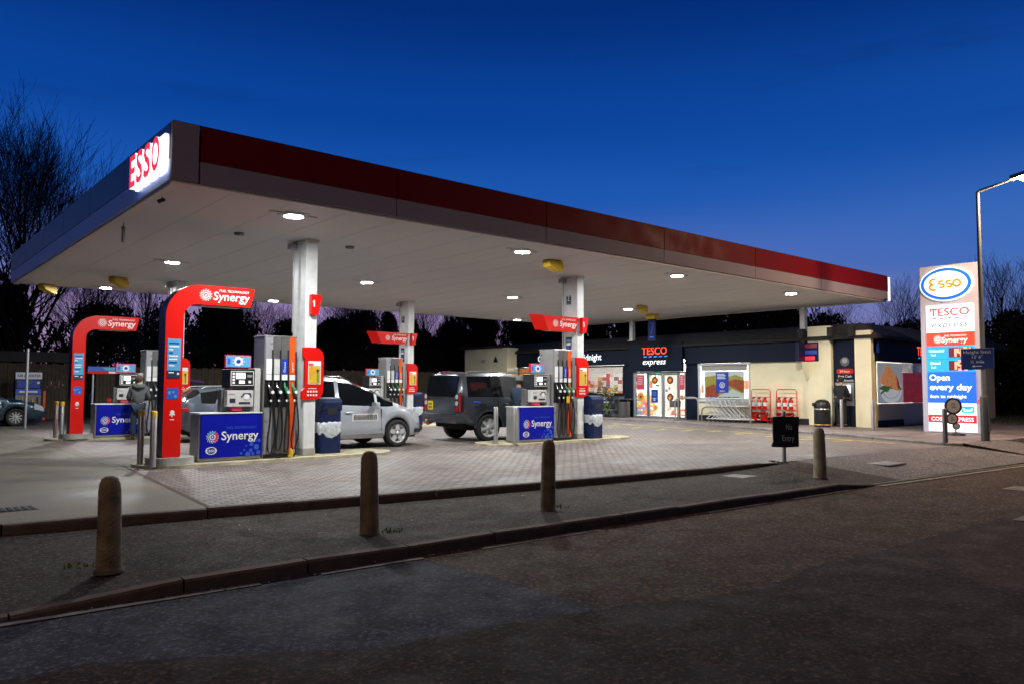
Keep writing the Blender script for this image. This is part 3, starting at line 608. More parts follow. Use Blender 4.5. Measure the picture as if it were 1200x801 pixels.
        if k in(2,3): b=MB(frame((xa+.085,.016,1.76),(0,0,1),(-1,0,0))); b.text('Diesel' if k==2 else 'Supreme',.10,0,.045,'print_white',Matrix.Identity(4),bold=.004,w=.2); b.build('lettering',lb)
        b=MB(); b.box(xa+.128,xa+.163,.026,.059,1.05,2.2 if k<3 else 2.15,'black_gap'); b.build('hose_slot',t)
    b=MB(); b.box(1.258,1.92,.05,.058,1.06,1.60,'black_plastic'); b.build('nozzle_bay',t); b=MB(); b.box(1.258,1.92,.02,.058,.075,.13,'black_plastic'); b.build('foot_trim',t)
    for k in range(4):
        xa=x0+k*w+.062; hc=('black_plastic','black_plastic','nozzle_green','nozzle_green')[k]
        b=MB(); b.tube([(xa+.02,.045,1.56),(xa+.0,-.005,1.48),(xa+.018,-.05,1.40),(xa+.03,-.055,1.33)],[.012,.02,.027,.024],'chrome' if k<2 else hc,8); n_=b.build('nozzle',t)
        b=MB(); b.tube([(xa+.012,-.035,1.46),(xa+.05,-.07,1.38),(xa+.055,-.06,1.28)],[.02,.028,.022],hc,8); b.build('grip',n_)
        b=MB(); b.disc(xa+.045,1.36,.032,.08,.1,'print_white',FY(0,0,0),n=12); b.build('trigger_cap',n_); b=MB(); b.disc(xa+.03,1.19,.026,.055,.075,'print_white',FY(0,0,0),n=10); b.build('hose_coupling',n_)
        sw=(.05,.03,.0,.05)[k]; b=MB(); xs_=xa+.075
        low=(.16,.2,.17,.22)[k]
        pts=[(xa+.05,-.06,1.29),(xa+.035,-.065,1.1),(xa+.01,-.06,.75),(xa-.005-sw*.4,-.055,.45),(xa+.0-sw*.2,-.055,low+.06),(xa+.035,-.055,low),(xa+.07,-.055,low+.07),(xs_+.012+sw*.8,-.05,.5),(xs_+.02+sw*.5,-.03,.9),(xs_+.012,.0,1.3),(xs_+.008,.018,1.8),(xs_+.008,.03,2.18)]
        P=[Vector(p) for p in pts]; Q=[]
        for i in range(len(P)-1):
            a=P[max(i-1,0)];b1=P[i];c1=P[i+1];d1=P[min(i+2,len(P)-1)]
            for u in (0,.33,.66): Q.append(.5*((2*b1)+(c1-a)*u+(2*a-5*b1+4*c1-d1)*u*u+(3*b1-a-3*c1+d1)*u**3))
        Q.append(P[-1]); b.tube(Q,.0155,'hose',7); b.build('hose',t)
    return t
pm=pump('fuel pump with blue front and hose tower beside the nearest pillar'); pm.location=(4.86,14.58,0)
u2=dup(pm,(12.78,14.58,0),0,'fuel pump nearest the shop, beside the dark grey off roader')
u3=dup(pm,(4.93,23.05,0),0,'fuel pump where the man in the grey hoodie stands')
u4=dup(pm,(12.80,23.05,0),0,'fuel pump half hidden behind the silver people carrier')
# yellow glove resting at hose foot
b=MB(); b.tube([(0,0,.02),(.02,-.02,.10),(.0,-.03,.18)],[.05,.045,.02],'print_yellow',8); b.tube([(.02,-.02,.1),(.06,-.04,.17)],[.02,.01],'print_yellow',6); tag(b.build('yellow_nozzle_cover',loc=(6.62,14.5,.055)),'small yellow cover lying at the hose foot of the nearest pump','nozzle cover')
b=MB(); b.box(-.05,.05,-.02,0,-.09,.09,'print_yellow'); tag(b.build('yellow_tag',loc=(14.42,14.49,1.14)),'yellow out of order tag hanging on the pump nearest the shop','tag')

# ================================================================== RED ARCHES
def arch(label):
    t=thing('red_arch',label,'arch sign',(0,0,0),0,'red arches at the pump islands')
    H=3.36; n=12; ro=.62; ri=.24; lw=.315
    P=[(0,.19)]+[(ro-ro*math.cos(PI/2*k/n),H-ro+ro*math.sin(PI/2*k/n)) for k in range(n+1)]+[(1.64,H),(1.56,H-.37)]
    P+=[(lw+ri-ri*math.sin(PI/2*k/n),H-.37-ri+ri*math.cos(PI/2*k/n)) for k in range(n+1)]+[(lw,.19)]
    b=MB(FY(0,0,0)); b.prism(P,-.40,0,'sign_red',side='navy_panel'); b.build('frame',t,bev=.008)
    Pe=[(x,z) for x,z in P]
    b=MB(); b.prism(rrect(-.2,.6,-.15,.58,.3,8),.05,.185,'concrete'); b.build('base',t,bev=.015)
    M=FY(0,-.001,0)
    b=MB(M); b.box(.045,.275,1.62,2.33,0,.004,'print_cyan'); s=b.build('poster',t)
    b=MB(FY(0,-.006,0)); rr=random.Random(2)
    for k in range(8): b.box(.07,.13+rr.random()*.12,2.24-k*.058,2.265-k*.058,0,.003,'print_white' if k%3 else 'brand_blue')
    b.box(.045,.275,1.62,1.76,0,.003,'print_dark'); b.box(.07,.16,1.71,1.73,.003,.006,'print_white'); b.disc(.235,1.70,.022,.003,.006,'print_white',n=8); b.build('print',s)
    b=MB(M); b.box(.05,.25,1.24,1.44,0,.004,'panel_blue_light'); q=b.build('notice',t)
    b=MB(FY(0,-.006,0)); b.disc(.16,1.37,.022,0,.003,'print_cyan',n=10); b.disc(.20,1.29,.026,0,.003,'print_cyan',n=10); b.box(.07,.12,1.33,1.38,0,.003,'print_cyan'); b.build('print',q)
    b=MB(M); b.disc(.155,1.0,.04,0,.004,'print_white',n=10); b.ribbon([(.11,.95),(.155,.99),(.2,.95)],.025,0,.004,'print_white'); b.ribbon([(.155,.99),(.15,.92)],.025,0,.004,'print_white'); b.box(.12,.19,.86,.875,0,.004,'print_white'); b.build('icon',t)
    b=MB(M); emblem(b,.70,H-.185,.115,'print_white',Matrix.Identity(4)); b.text('Synergy',1.19,H-.265,.16,'print_white',Matrix.Identity(4),bold=.012,shear=.12); b.text('FUEL TECHNOLOGY',1.24,H-.105,.045,'print_white',Matrix.Identity(4),bold=.008); b.build('lettering',t)
    b=MB(); b.box(.66,1.4,.08,.32,H-.385,H-.372,'trim_pale'); b.build('light_strip',t)
    return t
ar=arch('taller looking red arch sign at the front pump island'); ar.location=(4.21,14.55,0)
dup(ar,(4.33,23.05,0),0,'red arch sign farther back, by the man in the grey hoodie')

# ================================================================== BINS, BOLLARDS, CONE, SIGNS
def blue_bin(label):
    t=thing('litter_bin',label,'bin',(0,0,0),0,'blue bins by the pillars')
    P=rrect(-.24,.24,-.22,.22,.07,4)
    b=MB(); b.prism(P,.05,.96,'bin_blue',side='bin_blue'); b.build('body',t,bev=.012)
    b=MB(); n=10
    prof=[(-.22,.0),(-.22,.16)]+[(-.22+.20-.20*math.cos(PI/2*k/n),.16+.12*math.sin(PI/2*k/n)) for k in range(1,n+1)]+[(.14,.28),(.22,.22),(.22,0)]
    b.prism(prof,-.24,.24,'bin_blue',Matrix(((0,0,1,0),(1,0,0,0),(0,1,0,.962),(0,0,0,1)))); b.build('hood',t,bev=.015)
    b=MB(); b.box(-.11,.13,-.226,-.21,.88,1.03,'black_gap'); b.build('opening',t)
    b=MB(); rr=random.Random(1); n=28; A=[]
    for r_,z in((.252,.72),(.275,.70),(.262,.60),(.268,.52),(.25,.44)):
        for k in range(n):
            a=2*PI*k/n; q=1+rr.uniform(-.025,.03); c,s=math.cos(a),math.sin(a); m=1/max(abs(c)**4+abs(s)**4,1e-6)**.25
            A.append((r_*m*c*q,r_*.92*m*s*q,z+rr.uniform(-.02,.02)+(.05*math.cos(2*a) if z<.5 else 0)))
    b.add(A,[(i*n+k,i*n+(k+1)%n,(i+1)*n+(k+1)%n,(i+1)*n+k) for i in range(4) for k in range(n)],'bag',None,True); b.build('liner',t)
    return t
bb=blue_bin('blue litter bin with white liner beside the silver people carrier'); bb.location=(7.72,15.1,0)
dup(bb,(15.62,14.75,0),.05,'blue litter bin with white liner nearest the shop'); dup(bb,(15.72,23.8,0),-.1,'blue litter bin beyond the silver car beside the traffic cone')
def bollard(name,h,r,m,label,x,y,z=0,cap=None,cat='bollard',group=None,dome=False,rz=0):
    t=thing(name,label,cat,(x,y,z),rz,group)
    b=MB()
    if dome: b.lathe([(r*1.12,-.02),(r*1.08,.2),(r*.98,h-.12),(r*.9,h-.06),(r*.72,h-.02),(r*.4,h),(.001,h+.006)],m,24,close=False)
    else: b.lathe([(r,0),(r,h-.02),(r*.85,h),(.001,h+.004)],m,18,close=False)
    b.build('post',t)
    if cap: b=MB(); b.lathe([(r*1.04,h-.1),(r*1.04,h-.012),(r*.86,h+.008),(.001,h+.012)],cap,18,close=False); b.build('cap',t)
    elif not dome: b=MB(); b.lathe([(r*1.5,0),(r*1.5,.015),(r*1.05,.02)],'steel_dark',18,close=False); b.build('base_ring',t)
    else: b=MB(); b.lathe([(r*1.35,-.02),(r*1.3,.006),(r*1.08,.016)],'kerb_brown',18,close=False); b.build('footing',t); t.rotation_euler=(R((x*7)%3-1.5)*.6,R((x*5)%3-1.4)*.6,x)
    return t
gs='stone posts along the footpath'
bollard('stone_bollard',.80,.092,'bollard_stone','weathered brown stone post nearest the camera, standing shortest',1.72,7.35,-.1,group=gs,dome=True)
bollard('stone_bollard',.885,.094,'bollard_stone','weathered brown stone post, second from the camera',4.26,7.31,-.1,group=gs,dome=True)
bollard('stone_bollard',.90,.090,'bollard_stone','weathered brown stone post in front of the second blue pump panel',6.84,7.24,-.1,group=gs,dome=True)
bollard('stone_bollard',.885,.10,'bollard_pale','pale buff stone post beside the black no entry sign',12.88,6.68,-.1,group=gs,dome=True)
gm='steel guard posts'
bollard('steel_bollard',.98,.055,'steel','steel guard post with yellow cap, farther one at the taller arch',3.98,15.05,.05,cap='yellow_paint',group=gm)
bollard('steel_bollard',.98,.055,'steel','steel guard post with yellow cap, nearer one at the taller arch',4.02,14.42,.05,cap='yellow_paint',group=gm)
bollard('steel_bollard',.98,.055,'steel','steel guard post with yellow cap, farther one at the smaller arch',4.15,23.9,.05,cap='yellow_paint',group=gm)
bollard('steel_bollard',.98,.055,'steel','steel guard post with yellow cap, nearer one at the smaller arch',4.17,23.2,.05,cap='yellow_paint',group=gm)
bollard('steel_bollard',.92,.055,'steel','plain steel guard post before the off roader rear wheel',12.15,14.75,.05,group=gm)
bollard('steel_bollard',.92,.055,'steel','plain steel guard post against the second blue pump',12.50,14.42,.05,group=gm)
bollard('steel_bollard',1.0,.055,'steel','plain steel guard post in front of the cash machine',25.75,12.55,PZ,group=gm)
bollard('steel_bollard',1.0,.055,'steel','plain steel guard post at the shop corner column',25.6,11.42,PZ,group=gm)
bollard('dark_bollard',.93,.06,'steel_dark','dark metal post at the kerb corner before the price totem',21.45,7.72,.02)
t=thing('traffic_cone','orange traffic cone with white sleeve behind the silver car','traffic cone',(16.6,24.3,0))
b=MB(); b.prism(rrect(-.2,.2,-.2,.2,.05,3),0,.05,'black_plastic'); b.build('base',t)
b=MB(); b.lathe([(.15,.05),(.115,.26)],'orange',18); b.lathe([(.07,.53),(.035,.74),(.02,.75)],'orange',18); b.build('body',t)
b=MB(); b.lathe([(.117,.26),(.072,.53)],'print_white',18,close=False); b.build('sleeve',t)
t=thing('no_entry_sign','crooked black board reading No Entry on a short grey post','sign',(14.15,8.05,0),R(-32))
b=MB(); b.tube([(0,.075,-.05),(0,.075,.98)],.042,'galv',12); b.lathe([(.046,.98),(.046,1.0),(.001,1.01)],'grey_light',12,Matrix.Translation((0,.075,0)),close=False); b.build('post',t)
b=MB(FY(0,0,0)); b.prism([(-.27,.9),(-.05,.915),(.02,.905),(.29,.90),(.275,.60),(.28,.30),(.0,.29),(-.29,.30),(-.30,.34),(-.265,.42),(-.27,.65)],-.02,.01,'black_plastic'); b.build('board',t,bev=.005)
mat('faded_paint',(.16,.15,.14),.8,vary=.5,vscale=25)
b=MB(FY(0,-.011,0)); b.text('No',.07,.64,.12,'board_lettering',Matrix.Identity(4),bold=.006,w=.13); b.text('Entry',.05,.42,.12,'board_lettering',Matrix.Identity(4),bold=.006,w=.26); b.build('lettering',t)

rr=random.Random(44); b=MB()
for i in range(230):
    x=rr.uniform(-1,14); u=rr.random(); y0=far(x)+.1; y=(y0+.12+u*2.1) if rr.random()<.6 else (y0-.12-.25*rr.random()); z=-.096 if y>y0 else ZR+.006
    if y>y0 and not(2.4<x<12): continue
    s_=rr.uniform(.006,.018); a=rr.uniform(0,PI); c,q=math.cos(a)*s_,math.sin(a)*s_
    b.add([(x-c,y-q,z),(x+q*.7,y-c*.7,z+.006),(x+c,y+q,z+.002),(x-q*.6,y+c*.6,z+.008)],[(0,1,2,3)],'print_white' if rr.random()<.25 else 'kerb_grey' if rr.random()<.5 else 'fence_wood')
o=b.build('litter'); o['kind']='stuff'
# ================================================================== SHOP
SX,SY=27.3,12.2
sh=thing('convenience_store','single storey cream and navy shop with lit windows behind the pumps','shop',(SX,SY,0))
def SB(): return MB(Matrix.Translation((-SX,-SY,0)))
Z0=PZ
b=SB()
b.box(SX,SX+.25,14.5,17.03,Z0,2.55,'cream_wall'); b.box(SX+.002,SX+.25,17.03,19.55,Z0,.88,'cream_wall'); b.box(SX,SX+.25,12.7,14.5,Z0,3.3,'cream_wall')
b.box(SX+.3,40,12.22,12.45,Z0,.88,'cream_wall'); b.box(SX+.3,SX+.47,12.22,12.45,.88,2.5,'cream_wall'); b.box(31.9,40,12.22,12.45,.88,2.6,'cream_wall')
b.box(SX+.002,SX+.25,23.7,29.0,Z0,1.08,'frame_grey'); b.box(SX+.002,SX+.25,29.0,31.2,Z0,1.65,'cream_wall'); b.box(SX,SX+.25,23.15,23.68,Z0,2.55,'fascia_navy'); b.box(SX,SX+.25,19.57,20.18,Z0,2.55,'fascia_navy')
b.box(39.7,40,12.46,35,Z0,3.2,'cream_wall'); b.box(SX+.3,39.69,34.7,35,Z0,3.2,'cream_wall')
b.build('wall',sh)
b=SB(); b.box(SX-.03,SX,14.52,19.5,Z0,.30,'wall_plinth'); b.build('plinth',sh); b=SB(); b.box(SX+.5,29.9,12.18,12.218,Z0,.3,'wall_plinth'); b.build('plinth',sh)
def column(y0,y1,x0,top):
    b=SB(); b.box(x0,SX-.002,y0,y1,Z0,top,'cream_wall'); b.build('column',sh,bev=.01)
column(13.58,14.48,SX-.16,3.74)
column(12.1,12.69,SX-.2,3.5)
b=SB(); 
for y in (13.5,14.62): b.box(SX-.42,SX-.162,y-.09,y+.09,3.3,3.66,'roof_dark'); b.box(SX-.3,SX-.162,y-.07,y+.07,3.14,3.299,'roof_dark')
for y in (12.72,): b.box(SX-.42,SX-.21,y-.09,y+.09,3.3,3.66,'roof_dark')
b.build('bracket',sh)
# roof: dark mansard with a flat top
b=SB(); e0,e1=SX-.28,SX+.55; Y0r,Y1r=11.85,36
R0=[(e0,Y0r,3.22),(41,Y0r,3.22),(41,Y1r,3.22),(e0,Y1r,3.22)]; R1=[(e0+.05,Y0r+.05,3.32),(41,Y0r+.05,3.32),(41,Y1r,3.32),(e0+.05,Y1r,3.32)]
R2=[(e1,Y0r+.9,3.82),(41,Y0r+.9,3.82),(41,Y1r,3.82),(e1,Y1r,3.82)]
b.add(R0+R1+R2,[(3,2,1,0)]+[(i,(i+1)%4,4+(i+1)%4,4+i) for i in range(4)]+[(4+i,4+(i+1)%4,8+(i+1)%4,8+i) for i in range(4)]+[(8,9,10,11)],'roof_dark')
rf=b.build('roof',sh)
b=SB(); 
for k in range(1,5): t=k/5; b.box(e0+.05+(e1-e0)*t-.02,e0+.05+(e1-e0)*t+.0,Y0r+1,Y1r,3.32+.5*t,3.335+.5*t,'black_gap')
b.build('roof_batten',rf)
# fascias
b=SB(); b.box(SX-.12,SX-.002,14.5,20.15,2.47,3.2,'fascia_navy'); b.box(SX-.12,SX-.002,23.25,31.3,2.5,3.2,'fascia_navy'); b.box(SX+.32,38,12.08,12.218,2.42,3.2,'fascia_navy'); fa=b.build('fascia',sh,bev=.01)
M=FX(SX-.121-SX,0,0)@Matrix.Translation((SY,0,0))   # local x = SY - world Y
def ly(y): return -(y-SY)
MS=FX(-.122,0,0)
b=MB(MS); b.text('Open',ly(29.05),2.76,.31,'shop_white',Matrix.Identity(4),bold=.008); b.text('Midnight',ly(25.75),2.76,.31,'shop_white',Matrix.Identity(4),bold=.008); b.build('lettering',fa)
b=SB(); b.box(SX-.26,SX-.122,20.18,23.2,2.16,3.42,'fascia_navy'); dp=b.build('sign_panel',sh,bev=.01)
b=MB(FX(-.262,0,0)); I4=Matrix.Identity(4)
def serif_word(b,word,cx,y,h,w,m,M=I4,d=.004):
    b.text(word,cx,y,h,m,M,bold=-.004,w=w,d1=d)
b.text('TESCO',ly(21.7),2.92,.34,'shop_red',I4,bold=.012,w=1.42); 
for k in range(5): x=ly(21.7)-.62+k*.29; b.prism([(x,2.80),(x+.17,2.80),(x+.22,2.85),(x+.05,2.85)],0,.004,'shop_blue')
b.text('express',ly(21.7),2.48,.26,'shop_white',I4,shear=.22,w=1.3,bold=.004); b.build('lettering',dp)
# windows: frames, panes
def window(y0,y1,z0,z1,name='window',mull=(),m='frame_white',label=None):
    b=SB(); f=.07
    b.box(SX-.02,SX+.1,y0,y1,z0,z0+f,m); b.box(SX-.02,SX+.1,y0,y1,z1-f,z1,m); b.box(SX-.02,SX+.1,y0,y0+f,z0+f,z1-f,m); b.box(SX-.02,SX+.1,y1-f,y1,z0+f,z1-f,m)
    for q in mull: b.box(SX-.01,SX+.08,q-.03,q+.03,z0+f,z1-f,m)
    w=b.build(name,sh,bev=.005)
    b=SB(); b.box(SX+.03,SX+.04,y0+f,y1-f,z0+f,z1-f,'glass'); b.build('pane',w)
    b=SB(); b.box(SX-.08,SX-.021,y0-.02,y1+.02,z0-.04,z0,m); b.build('sill',w)
    return w
wb=window(17.05,19.52,.9,2.46); wa=window(23.7,28.95,1.1,2.48,m='fascia_navy'); wo=window(29.05,31.15,1.68,2.48,mull=(30.1,),m='frame_grey')
# poster in the right window: an autumn field, with a blue notice on it
mat('poster_sky',(.55,.62,.62),.4); multi_mat('poster_field',[(.30,.22,.02),(.45,.33,.05),(.22,.24,.03),(.5,.42,.12)],5,.4,(1,1,3)); multi_mat('poster_red',[(.30,.02,.01),(.45,.06,.02),(.18,.05,.01),(.12,.10,.01)],9,.4); mat('poster_path',(.45,.55,.5),.4)
b=MB(FX(-.025,0,0)); X=lambda y:ly(y)
b.box(X(19.18),X(17.3),1.02,2.14,0,.006,'poster_sky'); wp=b.build('poster',wb)
b=MB(FX(-.032,0,0))
b.prism([(X(19.18),1.02),(X(17.3),1.02),(X(17.3),1.86),(X(17.7),1.98),(X(18.2),1.86),(X(18.7),1.96),(X(19.18),1.90)],0,.002,'poster_field')
b.prism([(X(19.18),1.05),(X(18.5),1.08),(X(18.45),1.42),(X(18.75),1.60),(X(19.18),1.45)],.003,.005,'poster_red'); b.prism([(X(18.3),1.66),(X(17.3),1.25),(X(17.3),1.74),(X(17.7),1.80)],.003,.005,'poster_red')
b.prism([(X(18.6),1.02),(X(17.3),1.02),(X(17.3),1.2),(X(17.85),1.4),(X(18.1),1.28),(X(18.5),1.12)],.006,.008,'poster_path'); b.build('picture',wp)
b=MB(FX(-.042,0,0)); b.box(X(18.62),X(18.02),1.25,2.10,0,.004,'brand_blue'); nb=b.build('notice',wb)
b=MB(FX(-.047,0,0)); b.ring(X(18.32),1.56,.10,.125,0,.003,'print_white',n=18); b.ribbon([(X(18.32)-.04,1.62),(X(18.32)-.03,1.5),(X(18.32)+.03,1.5),(X(18.32)+.04,1.62)],.03,0,.003,'print_white')
for k in range(4): b.box(X(18.56),X(18.2)+.05*(k%2),2.0-.06*k,2.03-.06*k,0,.003,'print_white')
b.box(X(18.45),X(18.2),1.31,1.335,0,.003,'print_white'); b.build('print',nb)
# shop doors
b=SB(); f=.06
b.box(SX-.04,SX+.06,20.18,23.12,2.08,2.155,'frame_grey')
for y in (20.2,20.55,22.28,23.08): b.box(SX-.04,SX+.06,y-.03,y+.03,Z0,2.08,'frame_grey')
b.box(SX-.02,SX+.04,20.23,20.52,Z0,.16,'frame_grey'); b.box(SX-.02,SX+.04,22.31,23.05,Z0,.16,'frame_grey'); df=b.build('door_frame',sh,bev=.004)
b=SB(); b.box(SX,SX+.01,20.23,20.52,.16,2.08,'glass'); b.box(SX,SX+.01,22.31,23.05,.16,2.08,'glass'); b.build('side_pane',df)
for (y0,y1) in((20.58,21.40),(21.43,22.25)):
    b=SB()
    b.box(SX-.015,SX+.035,y0,y0+f,Z0,2.07,'frame_grey'); b.box(SX-.015,SX+.035,y1-f,y1,Z0,2.07,'frame_grey'); b.box(SX-.015,SX+.035,y0+f,y1-f,Z0,Z0+.1,'frame_grey'); b.box(SX-.015,SX+.035,y0+f,y1-f,2.0,2.07,'frame_grey'); d=b.build('door',sh,bev=.004)
    b=SB(); b.box(SX+.005,SX+.015,y0+f,y1-f,Z0+.1,2.0,'glass'); b.build('pane',d)
    b=MB(FX(-.018,0,0)); c=X((y0+y1)/2)
    for zz in ((1.78,1.02) if y0<21 else (1.78,)):
        b.disc(c-.02,zz,.17,0,.004,'black_plastic',n=20); b.disc(c-.02,zz,.115,.004,.007,'orange',n=16); b.disc(c-.02,zz,.06,.007,.009,'print_yellow',n=10)
    if y0>21: b.box(c-.22,c+.14,.78,1.36,0,.004,'brand_blue'); b.ring(c-.05,1.18,.06,.09,.004,.007,'print_cyan',n=14); b.box(c-.15,c+.06,.95,.98,.004,.007,'print_white'); b.box(c-.1,c+.0,.86,.92,.004,.007,'print_white'); b.box(c+.02,c+.2,1.5,1.58,0,.004,'nozzle_green'); b.disc(c,.55,.12,0,.004,'print_orange',n=12)
    else: b.box(c-.12,c-.02,1.36,1.46,0,.004,'print_pink'); b.box(c-.28,c-.16,1.26,1.38,0,.004,'print_cyan'); b.box(c+.05,c+.2,.7,.78,0,.004,'brand_blue')
    b.build('door_sticker',d)
b=MB(FX(-.02,0,0)); 
for y in (22.68,20.37):
    w=.22 if y>21 else .12
    b.box(X(y)-w,X(y)+w,1.35,2.02,0,.004,'lit_crimson' if 0 else 'print_pink'); b.disc(X(y)-.0,1.02,min(w,.19),0,.004,'print_orange',n=14); b.disc(X(y),1.02,.07,.004,.006,'poster_red',n=10)
    for k in range(4): b.box(X(y)-w*.7,X(y)+w*.5,1.9-.1*k,1.93-.1*k,.004,.006,'print_white')
b.build('side_poster',df)
b=MB(FX(-.27,0,0)); b.prism([(X(21.72),2.08),(X(21.3),2.08),(X(21.3),2.158),(X(21.72),2.158)],0,.03,'nozzle_green'); b.build('exit_lamp',sh)
# posters in the far left window
multi_mat('poster_fruit',[(.55,.12,.01),(.7,.25,.02),(.35,.05,.01),(.6,.4,.08)],4,.4,es=.4); multi_mat('poster_goods',[(.5,.5,.42),(.12,.3,.2),(.6,.55,.4),(.45,.1,.06)],9,.4,es=.4)  # added emission stands in for shop light shining through the posters
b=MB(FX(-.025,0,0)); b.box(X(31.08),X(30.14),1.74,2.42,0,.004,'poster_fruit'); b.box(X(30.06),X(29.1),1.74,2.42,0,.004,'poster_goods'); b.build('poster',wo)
# cash machine wall
b=SB(); b.box(SX-.012,SX-.001,12.7,13.57,Z0,3.3,'fascia_navy'); at=b.build('cash_machine',sh)
b=SB(); b.box(SX-.06,SX-.013,12.80,13.50,.82,1.66,'steel'); b.build('surround',at,bev=.012)
b=MB(FX(-.061,0,0)); b.box(X(13.40),X(12.92),1.28,1.58,0,.006,'screen_white'); b.box(X(13.42),X(13.26),.98,1.20,0,.006,'screen_white'); b.box(X(13.2),X(12.9),1.0,1.06,0,.006,'print_dark'); b.box(X(13.15),X(12.95),1.12,1.2,0,.006,'print_dark'); b.build('screen',at)
b=MB(FX(-.013,0,0)); b.disc(X(13.14),2.42,.17,0,.006,'grey_mid',n=20); b.disc(X(13.14),2.46,.10,.006,.01,'grey_light',n=14); b.prism(rrect(X(13.45),X(12.83),1.98,2.16,.07,4),0,.005,'sign_red'); b.text('24 hour',X(13.14),2.03,.085,'print_white',Matrix.Translation((0,0,.006)),bold=.01); b.text('Free Cash',X(13.14),1.85,.09,'print_white',I4,bold=.008); b.text('Withdrawals',X(13.14),1.70,.09,'print_white',I4,bold=.008,w=.62); b.build('lettering',at)
b=SB(); b.lathe([(.001,0),(.07,-.02),(.08,-.06)],'black_plastic',14,Matrix.Translation((SX-.161,13.95,2.92))@Matrix.Rotation(-PI/2,4,'Y'),close=False); b.build('wall_camera',sh)
# projecting price box and its wedge bracket
b=SB(); b.box(SX-.17,SX-.121,14.05,14.72,2.45,3.16,'navy_panel'); b.box(SX-.62,SX-.171,14.58,14.72,2.45,3.16,'navy_panel'); pb=b.build('price_box',sh)
b=MB(FX(-.172,0,0)); b.box(X(14.68),X(14.1),2.95,3.1,0,.004,'digit_bed'); b.box(X(14.68),X(14.1),2.72,2.86,0,.004,'panel_blue_light'); b.box(X(14.66),X(14.2),2.5,2.64,0,.004,'lit_letter'); b.build('print',pb)
b=SB(); b.prism([(SX-.16,1.80),(SX-.02,1.80),(SX-.02,2.44),(SX-.5,2.44)],14.42,14.56,'cream_wall',Matrix(((1,0,0,0),(0,0,1,0),(0,1,0,0),(0,0,0,1)))); b.build('wedge_bracket',sh)
# south side: picture panels
def spanel(x0,x1,z0,z1,m,name='picture_panel'):
    b=SB(); b.box(x0,x1,12.18,12.218,z0,z1,m); return b.build(name,sh,bev=.004)
multi_mat('poster_salmon',[(.62,.20,.05),(.75,.32,.10),(.55,.14,.03)],6,.4,es=.45); multi_mat('poster_greens',[(.02,.06,.015),(.05,.13,.02),(.08,.18,.03)],9,.4,es=.45); mat('poster_plate',(.62,.64,.66),.3,emit=(.62,.64,.66),es=.45); mat('poster_cloth',(.34,.38,.42),.5,emit=(.34,.38,.42),es=.45); multi_mat('poster_berries',[(.10,.01,.015),(.32,.015,.02),(.22,.01,.015),(.45,.05,.06)],7,.35,es=.4)  # glow put into these prints in place of interior light behind the panels
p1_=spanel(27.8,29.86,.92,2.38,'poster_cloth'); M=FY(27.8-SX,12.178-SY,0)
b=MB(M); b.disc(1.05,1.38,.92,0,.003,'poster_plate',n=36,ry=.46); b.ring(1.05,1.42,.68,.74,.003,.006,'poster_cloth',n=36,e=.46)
rr=random.Random(4)
for k in range(12):
    a=rr.uniform(0,PI); x=.25+rr.random()*1.6; z=1.25+rr.random()*.38; l=.3; an=rr.uniform(-.6,.6); b.ribbon([(x-l*math.cos(an),z-l*.5*math.sin(an)),(x,z+.03),(x+l*math.cos(an),z+l*.5*math.sin(an))],.08,.006,.008+k*.0004,'poster_greens')
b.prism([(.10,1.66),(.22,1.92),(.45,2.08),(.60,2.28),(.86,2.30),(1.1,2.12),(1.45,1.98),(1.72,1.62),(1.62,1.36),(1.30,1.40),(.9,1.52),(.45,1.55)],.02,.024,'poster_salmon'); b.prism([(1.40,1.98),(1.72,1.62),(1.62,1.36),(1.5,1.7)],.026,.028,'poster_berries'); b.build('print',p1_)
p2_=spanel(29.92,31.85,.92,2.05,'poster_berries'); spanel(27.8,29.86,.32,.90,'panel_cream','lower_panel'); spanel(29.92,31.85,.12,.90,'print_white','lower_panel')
b=SB(); b.box(29.92,31.85,12.2,12.24,2.06,2.40,'glass'); b.build('pane',sh)
b=MB(FY(0,-.125,0)); b.text('TESCO',31.7-SX,2.72,.34,'shop_red',I4,bold=.012,w=1.42)
for k in range(5): x=31.7-SX-.62+k*.29; b.prism([(x,2.60),(x+.17,2.60),(x+.22,2.65),(x+.05,2.65)],0,.004,'shop_blue')
b.build('lettering',fa)
b=MB(FY(0,-.12,0)); b.prism([(.18,2.72),(.40,2.72),(.40,2.92),(.29,3.12),(.18,2.92)],0,.02,'brand_blue'); b.build('blue_badge',sh)
